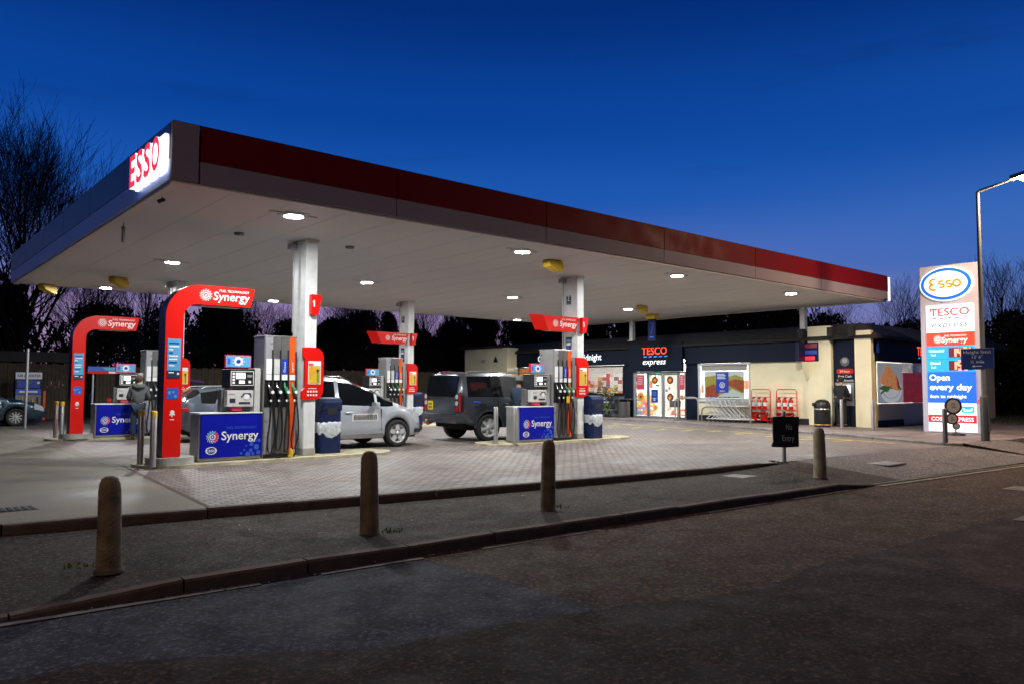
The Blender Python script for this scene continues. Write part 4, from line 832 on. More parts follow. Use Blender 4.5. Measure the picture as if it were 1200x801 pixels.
# inside: floor, back wall, ceiling with tubes
multi_mat('shelf_warm',[(.6,.2,.05),(.7,.6,.5),(.5,.08,.05),(.7,.45,.2),(.65,.6,.55)],5,.4,tex='cells'); multi_mat('shop_back',[(.78,.74,.70),(.78,.76,.74),(.45,.06,.06),(.78,.74,.70),(.7,.4,.36),(.78,.76,.74),(.12,.12,.14),(.78,.74,.70),(.5,.45,.1)],3.6,.5,(1,1,1.5),tex='cells'); mat('shop_floor',(.45,.42,.38),.4,vary=.1); mat('shop_wall',(.7,.68,.63),.6); multi_mat('shelf_goods',[(.5,.05,.04),(.6,.5,.1),(.1,.25,.5),(.55,.55,.5),(.1,.35,.12),(.6,.25,.05),(.5,.1,.3),(.3,.2,.12)],7,.4,(1,1,1.4),tex='cells')
b=SB(); b.box(SX+.26,33.5,12.5,31.2,Z0,Z0+.02,'shop_floor'); b.box(33.5,33.6,12.5,31.2,Z0+.02,2.7,'shop_wall'); b.box(SX+.26,33.5,12.5,31.2,2.7,2.76,'shop_wall'); b.box(SX+.26,33.5,31.2,31.3,Z0,2.7,'shop_wall'); b.box(29.81,29.9,23.8,31.19,Z0+.02,2.69,'shop_wall'); b.box(31.6,31.7,12.5,23.7,Z0+.02,2.69,'shop_wall'); b.build('interior',sh)
b=SB()
for y in (15,17.4,19.2,21,23.2,25.2,27.2,29.6):
    for x in (28.4,30.6): b.box(x-.5,x+.5,y-.07,y+.07,2.64,2.69,'shop_tube')
b.build('interior_tube',sh)
b=SB(); rr=random.Random(6)
b.box(29.79,29.808,23.9,31,1.15,2.15,'shop_back')
for y,z,m in ((21.6,1.5,'print_pink'),(22.3,1.2,'poster_red'),(23.0,1.6,'nozzle_green'),(20.9,1.7,'print_orange'),(19.8,1.4,'poster_red'),(18.5,1.8,'brand_blue')): b.box(31.58,31.598,y,y+.35,z,z+.4,m)
b.build('interior_poster',sh)
b=SB(); b.box(31.0,31.5,15.2,18.8,Z0+.03,1.5,'shelf_goods'); b.box(29.9,30.4,20.6,23.2,Z0+.03,.42,'shelf_warm'); b.box(29.55,29.8,23.9,31,Z0+.03,1.05,'shelf_goods'); b.build('shelf',sh)
b=SB(); b.box(SX+.05,SX+.06,17.2,19.4,2.16,2.4,'shop_wall'); b.build('window_blind',sh)
# annex beyond the far end
b=SB(); b.box(26.5,27.29,31.25,35,Z0,3.55,'cream_wall'); an=b.build('annex',sh)
b=SB(); b.box(26.3,27.2,31.5,35.3,3.555,3.66,'roof_dark'); b.build('annex_roof',an)
b=MB(FX(-.805,0,0)); b.prism([(X(32.4),2.78),(X(32.0),2.78),(X(32.2),3.12)],0,.02,'black_plastic'); b.ring(X(33.3),2.86,.09,.13,0,.02,'black_plastic',n=14,e=.6); b.build('wall_sign',an)
b=MB(FX(-.805,0,0)); b.box(X(33.45),X(32.5),1.82,2.2,0,.03,'black_plastic'); w_=b.build('window',an)
emi('warm_lamp',(1,.45,.15),.8)
b=MB(FX(-.84,0,0)); 
for k in range(3): b.disc(X(33.25)+.28*k,1.98,.09,0,.004,'warm_lamp',n=10)
b.build('lamp',w_)

# ================================================================== THINGS BY THE SHOP
def trolley(label,x,y,rz):
    t=thing('shopping_trolley',label,'trolley',(x,y,PZ),rz,'nested shopping trolleys')
    b=MB(); T=lambda P,r=.011: b.tube(P,r,'trolley_wire',5)
    a=[(-.28,-.42,.62),(.28,-.42,.62),(.22,.40,.68),(-.22,.40,.68)]; c=[(-.27,-.44,.98),(.27,-.44,.98),(.24,.46,.94),(-.24,.46,.94)]
    T(a+[a[0]]); T(c+[c[0]],.012)
    for P,Q in zip(a,c): T([P,Q])
    for k in range(1,5):
        u=k/5
        for s in (0,2): P=Vector(a[s]).lerp(Vector(a[(s+1)%4]),u); Q=Vector(c[s]).lerp(Vector(c[(s+1)%4]),u); T([P,Q],.007)
        for s in (1,3): P=Vector(a[s]).lerp(Vector(a[(s+1)%4]),u); Q=Vector(c[s]).lerp(Vector(c[(s+1)%4]),u); T([P,Q],.007)
        T([Vector(a[0]).lerp(Vector(a[3]),u),Vector(a[1]).lerp(Vector(a[2]),u)],.007)
    b.build('basket',t)
    b=MB()
    for s in (-1,1): b.tube([(.27*s,-.52,1.0),(.27*s,-.45,.95),(.26*s,-.30,.55),(.25*s,.1,.2),(.2*s,.44,.14)],.020,'trolley_wire',6); b.tube([(.26*s,-.45,.12),(.22*s,.44,.14)],.018,'trolley_wire',6); b.tube([(.26*s,-.45,.12),(.26*s,-.1,.38)],.018,'trolley_wire',6)
    b.build('chassis',t)
    b=MB(); b.tube([(-.28,-.52,1.0),(.28,-.52,1.0)],.018,'brand_blue',8); b.build('handle',t)
    for sx,sy in((-.26,-.45),(.26,-.45),(-.2,.42),(.2,.42)):
        b=MB(); b.lathe([(.06,-.012),(.062,0),(.06,.012)],'rubber',10,Matrix.Translation((sx,sy,.062))@Matrix.Rotation(PI/2,4,'Y')); b.build('wheel',t)
    return t
tr=trolley('shopping trolley at the door end of the nested row',26.72,18.1,R(180))
N=['second','third','fourth','fifth','sixth','seventh']
for k in range(6): dup(tr,(26.72+.01*(k%2),18.1-.21*(k+1),PZ),R(180),f'shopping trolley, {N[k]} from the door end of the nested row')
def hoop(label,x,y,l,h):
    t=thing('trolley_rail',label,'rail',(x,y,PZ),0,'steel rails before the shop window'); b=MB(); r=.22
    P=[(0,0,0),(0,0,h-r)]+[(0,-(r-r*math.cos(a)),h-r+r*math.sin(a)) for a in (PI/8,PI/4,3*PI/8,PI/2)]
    Q=[(0,-l-p[1],p[2]) for p in P][::-1]; b.tube(P+Q,.028,'steel',9); b.build('rail',t)
    b=MB(); b.lathe([(.07,0),(.07,.012)],'steel_dark',12); b.lathe([(.07,0),(.07,.012)],'steel_dark',12,Matrix.Translation((0,-l,0))); b.build('foot',t)
    return t
hoop('tall curved steel rail in front of the trolleys, starting at the door',26.1,19.85,3.55,.95); hoop('short steel rail just right of the shop door',26.45,19.95,1.0,.98); hoop('low steel rail behind the trolleys against the wall',27.05,19.2,2.75,.58)
t=thing('basket_trolley','grey basket trolley standing at the shop door','trolley',(26.7,20.3,PZ))
b=MB(); b.prism([(-.2,-.16),(.2,-.16),(.2,.16),(-.2,.16)],.55,.82,'grey_mid'); b.build('basket',t,bev=.03); b=MB()
for s in(-1,1): b.tube([(.18*s,.2,.98),(.18*s,.12,.5),(.18*s,-.2,.06)],.014,'steel',6); b.tube([(.18*s,.2,.06),(.18*s,-.1,.5)],.014,'steel',6)
b.tube([(-.18,.2,.98),(.18,.2,.98)],.016,'navy_panel',6); b.build('frame',t)
# red fire point racks
for ri,(y,lab) in enumerate(((16.45,'nearer the trolleys'),(15.35,'nearer the black bin'))):
    t=thing('fire_rack',f'red tubular rack against the cream wall, {lab}','rack',(27.0,y,PZ),0,'red fire racks'); b=MB()
    P=[(.1,.42,0),(.1,.42,1.25),(.1,.36,1.33),(.1,-.36,1.33),(.1,-.42,1.25),(.1,-.42,0)]; b.tube(P,.018,'sign_red',6)
    for z in (.12,.52,.72,1.02): b.tube([(.1,.42,z),(.1,-.42,z)],.013,'sign_red',5); b.tube([(-.12,.42,z),(-.12,-.42,z)],.013,'sign_red',5) if z<.2 else None
    for s in (-1,1): b.tube([(.1,.42*s,.12),(-.12,.42*s,.12),(-.12,.42*s,0)],.013,'sign_red',5)
    b.build('frame',t)
    for k,pn in enumerate(('left','middle','right')):
        e=thing('fire_extinguisher',f'{pn} red extinguisher hanging on the fire rack {lab}','extinguisher',(26.98,y+.25-.25*k,PZ+.56),0,'extinguishers on the racks')
        b=MB(); b.lathe([(.05,0),(.075,.02),(.078,.33),(.05,.40),(.025,.42)],'sign_red',14); b.build('cylinder',e); b=MB(); b.box(-.03,.03,-.05,.02,.42,.47,'black_plastic'); b.tube([(0,0,.45),(-.06,.06,.38),(-.08,.06,.12)],.011,'rubber',5); b.build('valve',e); b=MB(); b.lathe([(.0785,.12),(.0785,.26)],'print_white',14,close=False); b.build('tag',e)
    for k,pn in enumerate(('left','right')):
        e=thing('fire_bucket',f'{pn} red bucket at the foot of the fire rack {lab}','bucket',(26.98,y+.2-.4*k,PZ+.13),0,'buckets on the racks')
        b=MB(); b.lathe([(.12,0),(.165,.3),(.172,.3),(.172,.31),(.155,.31),(.11,.02)],'sign_red',18); b.build('pail',e); b=MB(); b.tube([(-.02,.165,.29),(-.12,.12,.2),(-.17,0,.16),(-.12,-.12,.2),(-.02,-.165,.29)],.006,'steel',5); b.build('handle',e)
# black litter bin
t=thing('litter_bin','black round topped litter bin beside the cash machine','bin',(26.35,13.55,PZ))
b=MB(); b.lathe([(.27,0),(.28,.03),(.28,.62)],'black_plastic',24); b.build('body',t)
b=MB(); b.lathe([(.285,.621),(.285,.66),(.281,.66)],'steel',24,close=False); b.build('band',t)
b=MB(); b.lathe([(.285,.661),(.285,.74),(.27,.84),(.21,.93),(.11,.98),(.001,.99)],'black_plastic',24,close=False); b.build('hood',t)
b=MB(frame((-.215,.20,.80),(-.68,-.73,0),(0,0,1))); b.prism(rrect(-.13,.13,-.06,.06,.05,4),0,.02,'black_gap'); b.build('opening',t); b=MB(); b.lathe([(.284,.06),(.287,.06),(.287,.10),(.284,.10)],'yellow_paint',24,close=False); b.build('base_band',t)
t=thing('ash_bin','grey round bin with flat lid left of the shop doors','bin',(26.9,23.35,PZ))
b=MB(); b.lathe([(.26,0),(.27,.02),(.27,.72)],'grey_mid',24); b.build('body',t); b=MB(); b.box(-.29,.29,-.29,.29,.80,.86,'black_plastic'); b.box(-.05,.05,-.25,.25,.721,.80,'black_plastic'); b.build('lid',t,bev=.02)
# flower stand
t=thing('flower_rack','black stepped rack of plant buckets under the left shop window','rack',(26.75,24.5,PZ)); b=MB()
for k,z in enumerate((.02,.38,.74)): b.box(-.3+.22*k,-.06+.22*k,-.6,.6,z,z+.03,'black_plastic')
for s in (-.6,.58): b.tube([(-.28,s,0),(.36,s,.98)],.014,'black_plastic',6); b.tube([(.36,s,0),(.36,s,.98)],.014,'black_plastic',6)
b.build('frame',t)
mat('leaf_mid',(.04,.10,.03),.7); mat('flower_yellow',(.6,.45,.04),.6); mat('flower_pink',(.6,.08,.16),.6); mat('flower_white',(.65,.65,.6),.6); mat('leaf_lime',(.22,.28,.05),.7)
pl=[(0,.42,'leaf_lime','lime green'),(0,0,'leaf_mid','dark green'),(0,-.4,'leaf_lime','pale leafy'),(1,.35,'flower_pink','pink flowered'),(1,-.1,'flower_white','white flowered'),(2,.3,'flower_yellow','yellow flowered'),(2,-.2,'flower_yellow','tall yellow flowered')]
for i,(lv,dy,m,cn) in enumerate(pl):
    e=thing('plant_bucket',f'black bucket with {cn} plant on step {("one","two","three")[lv]} of the rack','plant',(26.75-.18+.22*lv,24.5+dy,PZ+.05+.36*lv),0,'plants on the black rack')
    b=MB(); b.lathe([(.10,0),(.135,.24),(.13,.24)],'black_plastic',14); b.build('bucket',e)
    rr=random.Random(i+20); b=MB()
    for k in range(70):
        a=rr.uniform(0,2*PI); q=rr.random(); r=.05+.17*q; z=.24+.3*rr.random()*(1.2-q*.5); p=Vector((r*math.cos(a),r*math.sin(a),z)); u=Vector((rr.uniform(-1,1),rr.uniform(-1,1),rr.uniform(-.3,1))).normalized()*.04; v=u.orthogonal().normalized()*.022
        b.add([p-u,p+v,p+u,p-v],[(0,1,2,3)],m if rr.random()<.55 else 'leaf_mid')
    b.build('foliage',e)

# ================================================================== PRICE TOTEM
TX,TYL=26.0,10.0
t=thing('price_totem','tall lit price totem with oval emblem on top and fuel prices','price sign',(TX,TYL,PZ))
b=MB(); b.box(0,.28,-1.72,0,0,5.28,'totem_shell'); b.build('shell',t,bev=.02)
FT=FX(-.001,0,-PZ)
b=MB(FX(-.02,0,-PZ)); 
E=lambda a:( .77+a[0],4.74+a[1])
b.disc(.80,4.74,.775,-.018,.03,'lit_edge',n=48,ry=.545); o=b.build('halo',t)
b=MB(FX(-.052,0,-PZ)); b.disc(.80,4.74,.735,0,.02,'lit_ring',n=48,ry=.505); b.disc(.80,4.74,.635,.022,.03,'lit_white',n=48,ry=.41); ov=b.build('oval_emblem',t)
b=MB(FX(-.084,0,-PZ))
def arc(cx,cy,rx,ry,a0,a1,n=14): return [(cx+rx*math.cos(R(a0+(a1-a0)*i/n)),cy+ry*math.sin(R(a0+(a1-a0)*i/n))) for i in range(n+1)]
w=.066; x=.43; y=4.74
b.ribbon(arc(x+.02,y+.085,.10,.085,55,270)+arc(x+.02,y-.085,.115,.085,90,305)[1:],w,0,.003,'lit_orange')
for cx in (.685,.905): b.ribbon(arc(cx,y+.045,.075,.05,40,270,12)+arc(cx,y-.055,.08,.05,90,-140,12)[1:],w*.9,0,.003,'lit_orange')
b.ring(1.13,y-.0,.07,.135,0,.003,'lit_orange',n=24); b.build('lettering',ov)
def panel(z0,z1,m,name='light_panel'):
    b=MB(FT); b.box(.18,1.56,z0,z1,0,.03,m); return b.build(name,t)
P1=panel(3.215,4.08,'lit_white'); P2=panel(2.795,3.21,'lit_red'); P3=panel(1.985,2.79,'lit_sky'); P4=panel(1.015,1.98,'lit_blue'); P5=panel(.12,1.01,'lit_white')
FL=FX(-.033,0,-PZ)
mat('lit_navy',(.01,.03,.18),.4,emit=(.01,.03,.2),es=.6)
b=MB(FL); b.text('TESCO',.87,3.74,.24,'lit_crimson',I4,bold=.012,w=1.14)
for tx,w_ in ((.32,.14),(.545,.0)): 
    if w_: b.box(tx-.01,tx+.02,3.86,3.97,0,.003,'lit_crimson'); b.box(tx+.15,tx+.18,3.86,3.97,0,.003,'lit_crimson')
for k in range(5): xx=.36+k*.22; b.prism([(xx,3.645),(xx+.11,3.645),(xx+.14,3.675),(xx+.03,3.675)],0,.003,'lit_navy')
b.text('express',.87,3.38,.19,'lit_grey',I4,shear=.25,w=1.04,bold=.016,space=1.1); b.build('lettering',P1)
b=MB(FL); emblem(b,.52,3.0,.13,'lit_white',I4); b.text('Synergy',1.0,2.90,.17,'lit_white',I4,bold=.02,shear=.1); b.text('FUEL TECHNOLOGY',1.03,3.08,.05,'lit_white',I4,bold=.01); b.build('lettering',P2)
b=MB(FL); b.text('Unleaded',.47,2.61,.085,'lit_white',I4,bold=.014,w=.44); b.text('fuel',.37,2.49,.07,'lit_white',I4,bold=.012); b.text('Diesel',.43,2.22,.085,'lit_white',I4,bold=.014); b.text('fuel',.37,2.10,.07,'lit_white',I4,bold=.012); b.box(.18,1.56,2.385,2.393,0,.003,'lit_ring'); b.build('lettering',P3)
SEG={'1':'bc','4':'fgbc','9':'abcdfg','5':'afgcd','8':'abcdefg'}
def digit(b,ch,x,y,w,h):
    th=.068; s={'a':[(x,y+h),(x+w,y+h)],'g':[(x,y+h/2),(x+w,y+h/2)],'d':[(x,y),(x+w,y)],'f':[(x,y+h/2),(x,y+h)],'b':[(x+w,y+h/2),(x+w,y+h)],'e':[(x,y),(x,y+h/2)],'c':[(x+w,y),(x+w,y+h/2)]}
    for k in SEG[ch]: b.ribbon(s[k],th,0,.003,'lit_digit')
for z,txt in ((2.46,'149'),(2.06,'155')):
    b=MB(FL); b.box(.82,1.50,z-.03,z+.27,0,.004,'digit_bed'); d=b.build('price_display',P3)
    b=MB(FX(-.038,0,-PZ))
    for k,ch in enumerate(txt): digit(b,ch,.925+.165*k,z-.005,.095,.245)
    digit(b,'9',1.40,z+.09,.055,.14); b.build('digit',d)
b=MB(FL); b.text('Open',.24,1.72,.19,'lit_white',I4,bold=.028,align='l'); b.text('every day',.24,1.42,.19,'lit_white',I4,bold=.028,align='l',w=1.22); b.text('6am to midnight',.24,1.17,.105,'lit_white',I4,bold=.022,align='l',w=1.06); b.build('lettering',P4)
b=MB(FL); b.box(.18,1.56,.40,.64,0,.004,'lit_crimson'); b.text('COSTA EXPRESS',.87,.455,.12,'lit_white',Matrix.Translation((0,0,.005)),bold=.02,w=1.22); b.prism(rrect(1.14,1.50,.72,.92,.04,4),0,.004,'lit_teal'); b.ribbon([(1.2,.86),(1.22,.79),(1.42,.79),(1.44,.86)],.05,.005,.008,'lit_white'); b.build('lettering',P5)
b=MB(); b.box(-.02,.0,-1.70,-1.60,.97,1.07,'lit_red'); b.build('side_lamp',t)
# spinner sign with three discs
t=thing('disc_sign','small black pavement sign of three stacked discs before the price totem','sign',(25.05,8.72,PZ),R(-42))
b=MB(); b.lathe([(.26,0),(.27,.03),(.12,.07),(.03,.10)],'black_plastic',20); b.build('base',t); b=MB(); b.tube([(0,0,.1),(.0,0,.35)],.02,'steel_dark',8); b.build('stem',t)
for x,z,r in ((-.06,.87,.25),(-.10,.49,.17),(.02,.27,.10)):
    b=MB(FY(0,0,0)); b.disc(x,z,r,-.03,.03,'black_plastic',n=24); d=b.build('disc',t,bev=.008); b=MB(FY(0,-.031,0)); b.disc(x-.01,z,r*.78,0,.004,'grey_light',n=24); 
    if r>.12: b.ring(x-.02,z+r*.18,r*.12,r*.22,.004,.007,'grey_mid',n=12); b.ribbon([(x-.06,z-r*.2),(x+.06,z-r*.15)],.03,.004,.007,'grey_mid')
    b.build('face',d)
# ================================================================== STREET LAMPS
def lamp_post(label,x,y,side,lens='street_led'):
    t=thing('street_lamp',label,'street lamp',(x,y,-.02),0,'street lamps along the road')
    b=MB(); b.lathe([(.105,0),(.105,1.25),(.095,1.28),(.065,1.32),(.058,4),(.045,6.85)],'lamp_column',14); b.lathe([(.12,0),(.12,.02),(.106,.03)],'steel_dark',14); b.build('column',t)
    b=MB(); b.tube([(0,0,6.80),(0,side*.05,6.86),(0,side*.85,7.02)],[.05,.045,.03],'lamp_column',8); b.build('arm',t)
    b=MB(); b.box(-.055,.055,-.12,-.10,.35,1.0,'steel_dark'); b.build('access_door',t)
    b=MB(Matrix.Translation((0,side*1.12,7.06))@Matrix.Rotation(R(8)*side,4,'X')); b.prism([(-.12,-.32),(.12,-.32),(.16,0),(.13,.32),(-.13,.32),(-.16,0)],-.01,.09,'grey_mid'); h=b.build('lantern',t,bev=.02)
    b=MB(Matrix.Translation((0,side*1.12,7.06))@Matrix.Rotation(R(8)*side,4,'X')); b.lathe([(.001,-.13),(.07,-.12),(.12,-.08),(.14,-.012)],lens,16,close=False); b.build('lens',h)
    return t
lamp_post('tall grey street lamp with lit lantern beside the price totem',23.05,7.3,-1)
lamp_post('tall grey street lamp at the near side of the road',-6.5,.9,1,'street_led_dim')
t=thing('height_sign','navy sign reading Height limit on the street lamp column','sign',(22.9,7.3,0),R(3)); b=MB(); b.box(-.02,0,-.32,.48,1.98,2.55,'plate_blue'); b.build('panel',t,bev=.006); b=MB(FX(-.021,0,0))
for q in ((-.47,.31,1.985,2.0),(-.47,.31,2.53,2.545),(-.47,-.455,2.001,2.529),(.295,.31,2.001,2.529)): b.box(*q,0,.002,'faded_paint')
b.text('Height limit',-.08,2.41,.085,'print_white',I4,w=.66); b.text("12' 6\"",-.08,2.28,.085,'print_white',I4); b.text('¼ mile',-.08,2.15,.085,'print_white',I4); b.ribbon([(-.16,2.07),(.02,2.07)],.02,0,.003,'print_white'); b.prism([(-.22,2.07),(-.15,2.035),(-.15,2.105)],0,.003,'print_white'); b.build('lettering',t)
b=MB(); b.tube([(.05,-.0,2.05),(.05,-.0,2.50)],.115,'steel_dark',10) if 0 else b.box(0,.06,-.07,.07,2.2,2.3,'steel'); b.build('clamp',t)
# ================================================================== CARS
def carpaint(n,c,metal=.5,rough=.32): mat(n,c,rough,metal,coat=.9)
carpaint('paint_silver',(.50,.545,.61),.35); carpaint('paint_dark_grey',(.062,.070,.085),.45); carpaint('paint_mid_grey',(.10,.12,.15),.5); carpaint('paint_blue',(.035,.07,.10),.55); carpaint('paint_black',(.07,.014,.018),.3)
emi('tail_lit',(1,.03,.02),.15); mat('tail_red',(.35,.01,.012),.15,coat=.6); mat('lamp_clear',(.5,.52,.54),.12,coat=.6); mat('plate_yellow',(.75,.55,.02),.45); mat('plate_white',(.75,.75,.73),.45); mat('alloy',(.60,.60,.62),.35,.35); mat('trim_black',(.015,.015,.016),.5); mat('under',(.008,.008,.008),.9)
def ip(P,x):
    if x<=P[0][0]: return P[0][1]
    for (a,b),(c,d) in zip(P,P[1:]):
        if x<=c:
            u=(x-a)/(c-a) if c>a else 1; u=u*u*(3-2*u)*.35+u*.65; return b+(d-b)*u
    return P[-1][1]
def car(name,label,cat,loc,rz,p,paint,group='cars on the forecourt'):
    t=thing(name,label,cat,loc,rz,group)
    x0,x1=p['ends']; R_=p['R']; zs=p['sill']
    xs=set()
    n=46
    for i in range(n+1): xs.add(round(x0+(x1-x0)*i/n,3))
    for e in (.01,.03,.07,.13): xs.add(round(x0+e,3)); xs.add(round(x1-e,3))
    for wx in p['axles']:
        for k in range(15): xs.add(round(wx+R_*1.0*math.cos(PI*k/14),3))
        xs.add(round(wx-R_-.004,3)); xs.add(round(wx+R_+.004,3))
    for a in p['wins']: xs.add(a[0]);xs.add(a[1])
    xs=sorted(xs)
    def wid(x):
        w=p['W']
        for xe,s in((x0,1),(x1,-1)):
            d=abs(x-xe); c=p['round'][0 if s==1 else 1]
            if d<c: w-= (1-math.sqrt(max(0,1-((c-d)/c)**2)))*c*p.get('rk',.55)
        return w
    def sect(x):
        w=wid(x); top=ip(p['top'],x); belt=min(ip(p['belt'],x),top-.03); zb=zs
        ze=ip(p['bottom'],x) if 'bottom' in p else zs; zb=max(zb,ze)
        for wx in p['axles']:
            if abs(x-wx)<R_: zb=max(zb,p['wr']+math.sqrt(R_*R_-(x-wx)**2))
        gh=top-belt; wr=w-.05-p['tumble']*gh
        hood=gh<.10
        if hood: 
            r=[(w*.955,belt),(w*.90,top-.012),(w*.6,top+.01),(0,top+.025)]
        else:
            r=[(w*.965,belt+.035),(wr+.03,top-.10*min(1,gh/.3)),(wr*.80,top-.012),(0,top+.012)]
        h=belt-zb
        return [(w*.93,zb),(w*.985,zb+min(.06,h*.2)),(w*1.0,zb+h*.45),(w*1.0,zb+h*.62),(w*.992,zb+h*.70),(w*.975,belt)]+r
    S=[sect(x) for x in xs]; K=len(S[0]); V=[]
    for x,s in zip(xs,S):
        V+=[(x,-y,z) for y,z in s]+[(x,y,z) for y,z in s[-2::-1]]
    m=2*K-1
    regs={}
    for i in range(len(xs)-1):
        xm=(xs[i]+xs[i+1])/2
        for k in range(m-1):
            kk=k if k<K-1 else m-2-k
            key='body'
            xk=xm
            if kk in(3,4) and p.get('hl') and p['hl'][0]<=xm<=p['hl'][1]: key=('hl',k<K-1)
            if kk==6:
                for a in p['wins']:
                    if a[0]-.001<=xm<=a[1]+.001 and ip(p['top'],xm)-ip(p['belt'],xm)>.16: key=('win',a,k<K-1)
            if kk==6 and p.get('blackp') and key=='body' and p['blackp'][0]<=xm<=p['blackp'][1]: key=('pil',k<K-1)
            if kk in(7,8) and p['ws'][0]<=xm<=p['ws'][1]: key='windscreen'
            if kk in(7,8) and p['rw'] and p['rw'][0]<=xm<=p['rw'][1]: key='rear_window'
            regs.setdefault(key,[]).append((i*m+k,i*m+k+1,(i+1)*m+k+1,(i+1)*m+k)[::-1])
    body=None
    def part(fs,mname,nm,par,smooth=True,caps=False):
        used=sorted({v for f in fs for v in f}); mp={v:i for i,v in enumerate(used)}
        b=MB(); b.add([V[v] for v in used],[tuple(mp[v] for v in f) for f in fs],mname,None,smooth)
        if caps: L=len(xs)-1; b.add(V[:m],[tuple(range(m))],mname); b.add(V[L*m:L*m+m],[tuple(range(m))[::-1]],mname)
        return b.build(nm,par)
    body=part(regs.pop('body'),paint,'body',t,True,True)
    for k,fs in regs.items():
        nm=k if isinstance(k,str) else 'headlight' if k[0]=='hl' else 'window_pillar' if k[0]=='pil' else 'side_window'; part(fs,'lamp_clear' if nm=='headlight' else 'dark_glass',nm,t,True)
    # dark underbody and arches
    b=MB(); W=p['W']; b.box(x0+.25,x1-.3,-W+.22,W-.22,max(.2,zs-.04),.62,'under'); 
    for wx in p['axles']: b.box(wx-R_,wx+R_,-W+.25,W-.25,.3,p['wr']+R_+.02,'under')
    b.build('underbody',t)
    # window surrounds, handles, seams, mirrors
    for s in (-1,1):
        b=MB()
        for hx in p['handles']: b.box(hx-.1,hx+.1,s*(W-.004),s*(W+.03),p['hz']-.015,p['hz']+.02,paint if p.get('hpaint') else 'chrome')
        if p['handles']: b.build('door_handle',t,bev=.006)
        b=MB()
        for sx in p['seams']: b.box(sx-.004,sx+.004,s*(W-.03),s*(W+.0015),zs+.16,ip(p['belt'],sx)-.02,'black_gap')
        if p['seams']: b.build('door_seam',t)
        b=MB(); b.box(p['axles'][0]+R_+.05,p['axles'][1]-R_-.05,s*(W-.05),s*(W+.008),zs-.01,zs+.09,'trim_black' if not p.get('sillc') else p['sillc']); b.build('sill',t,bev=.01)
        if p.get('mirror'):
            mx,mz=p['mirror']; b=MB(); b.prism(rrect(-.11,.11,-.07,.08,.04,3),-.05,.05,paint,Matrix.Translation((mx,s*(W+.10),mz))@Matrix.Rotation(PI/2,4,'Z')@Matrix.Rotation(PI/2,4,'X')); b.tube([(mx,s*(W-.06),mz-.05),(mx,s*(W+.05),mz-.02)],.02,'trim_black',6); b.build('mirror',t,bev=.02)
        if p.get('rails'):
            a,c=p['rails']; b=MB(); tz=lambda x: ip(p['top'],x)+.035; y=s*(W-.05-p['tumble']*.7-.02); b.tube([(a,y,tz(a)-.05),(a+.12,y,tz(a+.12)),(0,y,tz(0)+.01),(c-.12,y,tz(c-.12)),(c,y,tz(c)-.05)],.02,p.get('railm','chrome'),6); b.build('roof_rail',t)
    # wheels
    for wx in p['axles']:
        for s in (-1,1):
            r=p['wr']; w_=.11
            M=Matrix.Translation((wx,s*(W-.13),r))@Matrix.Rotation(s*PI/2,4,'X') if 0 else Matrix.Translation((wx,s*(W-.13),r))@Matrix.Rotation(-s*PI/2,4,'X')
            rr=r*.68
            b=MB(M); b.lathe([(rr,-w_),(r*.93,-w_),(r,-w_*.7),(r,w_*.7),(r*.93,w_),(rr*1.02,w_*1.0),(rr,w_*.6)],'rubber',32,close=False); wh=b.build('wheel',t)
            b=MB(M); b.lathe([(rr*1.0,-.08),(rr*.99,w_*.75),(rr*1.03,w_*.92),(rr*.93,w_*.82),(rr*.90,w_*.2),(rr*.2,w_*.1)],p.get('rimm','alloy'),32,close=False); b.disc(0,0,rr*.92,-.02,.0,'under',n=24)
            for k in range(p['spokes']):
                a=2*PI*k/p['spokes']+.3; Rm=Matrix.Rotation(a,4,'Z'); ws=p.get('sw',.045)
                b.prism([(.04,-ws*1.1),(rr*.93,-ws*.7),(rr*.93,ws*.7),(.04,ws*1.1)],w_*.35,w_*.8,'alloy',Rm)
            b.lathe([(.055,w_*.8),(.05,w_*.95),(.001,w_)],'alloy',14,close=False); b.build('rim',wh)
    return t,body
def panel_on(t,name,m,M,poly,d=.02,bev=.006,d0=-.02): b=MB(M); b.prism(poly,d0,d,m); return b.build(name,t,bev=bev)
# silver people carrier
p=dict(ends=(-2.42,2.42),W=.94,R=.385,wr=.335,sill=.26,axles=(-1.42,1.5),round=(.5,.95),rk=.6,tumble=.24,
 top=[(-2.42,.80),(-2.38,1.05),(-2.22,1.45),(-2.0,1.64),(-1.2,1.70),(-.3,1.70),(.2,1.65),(.8,1.43),(1.3,1.18),(1.62,1.02),(2.0,.90),(2.25,.77),(2.38,.63),(2.42,.55)],
 belt=[(-2.3,1.10),(-.5,1.03),(.5,.98),(1.2,.95),(1.5,.98)],bottom=[(-2.42,.40),(-2.1,.28),(1.9,.26),(2.3,.22),(2.42,.30)],
 wins=[(-2.02,-1.22),(-1.14,-.18),(-.08,.86),(.93,1.36)],ws=(.30,1.60),rw=(-2.3,-2.02),handles=(-.30,.0-1.0+1.14),hz=.86,hpaint=True,seams=(-.13,1.02,-1.1),mirror=(.80,1.02),rails=(-1.9,.15),spokes=5,sw=.06,sillc='chrome',hl=(1.98,2.33))
t,body=car('people_carrier','silver people carrier with number panel on its door behind the front pump','car',(8.62,16.98,0),0,p,'paint_silver')
M=FY(0,-.9455,0); b=MB(M); b.box(.22,.92,.66,.83,0,.004,'plate_white'); dl_=b.build('door_panel',t)
b=MB(FY(0,-.951,0)); b.text('888888',.57,.685,.125,'black_gap',I4,w=.63,bold=.022); b.text('TAXI',.55,.85,.04,'print_pink',I4,bold=.008); b.build('lettering',dl_)
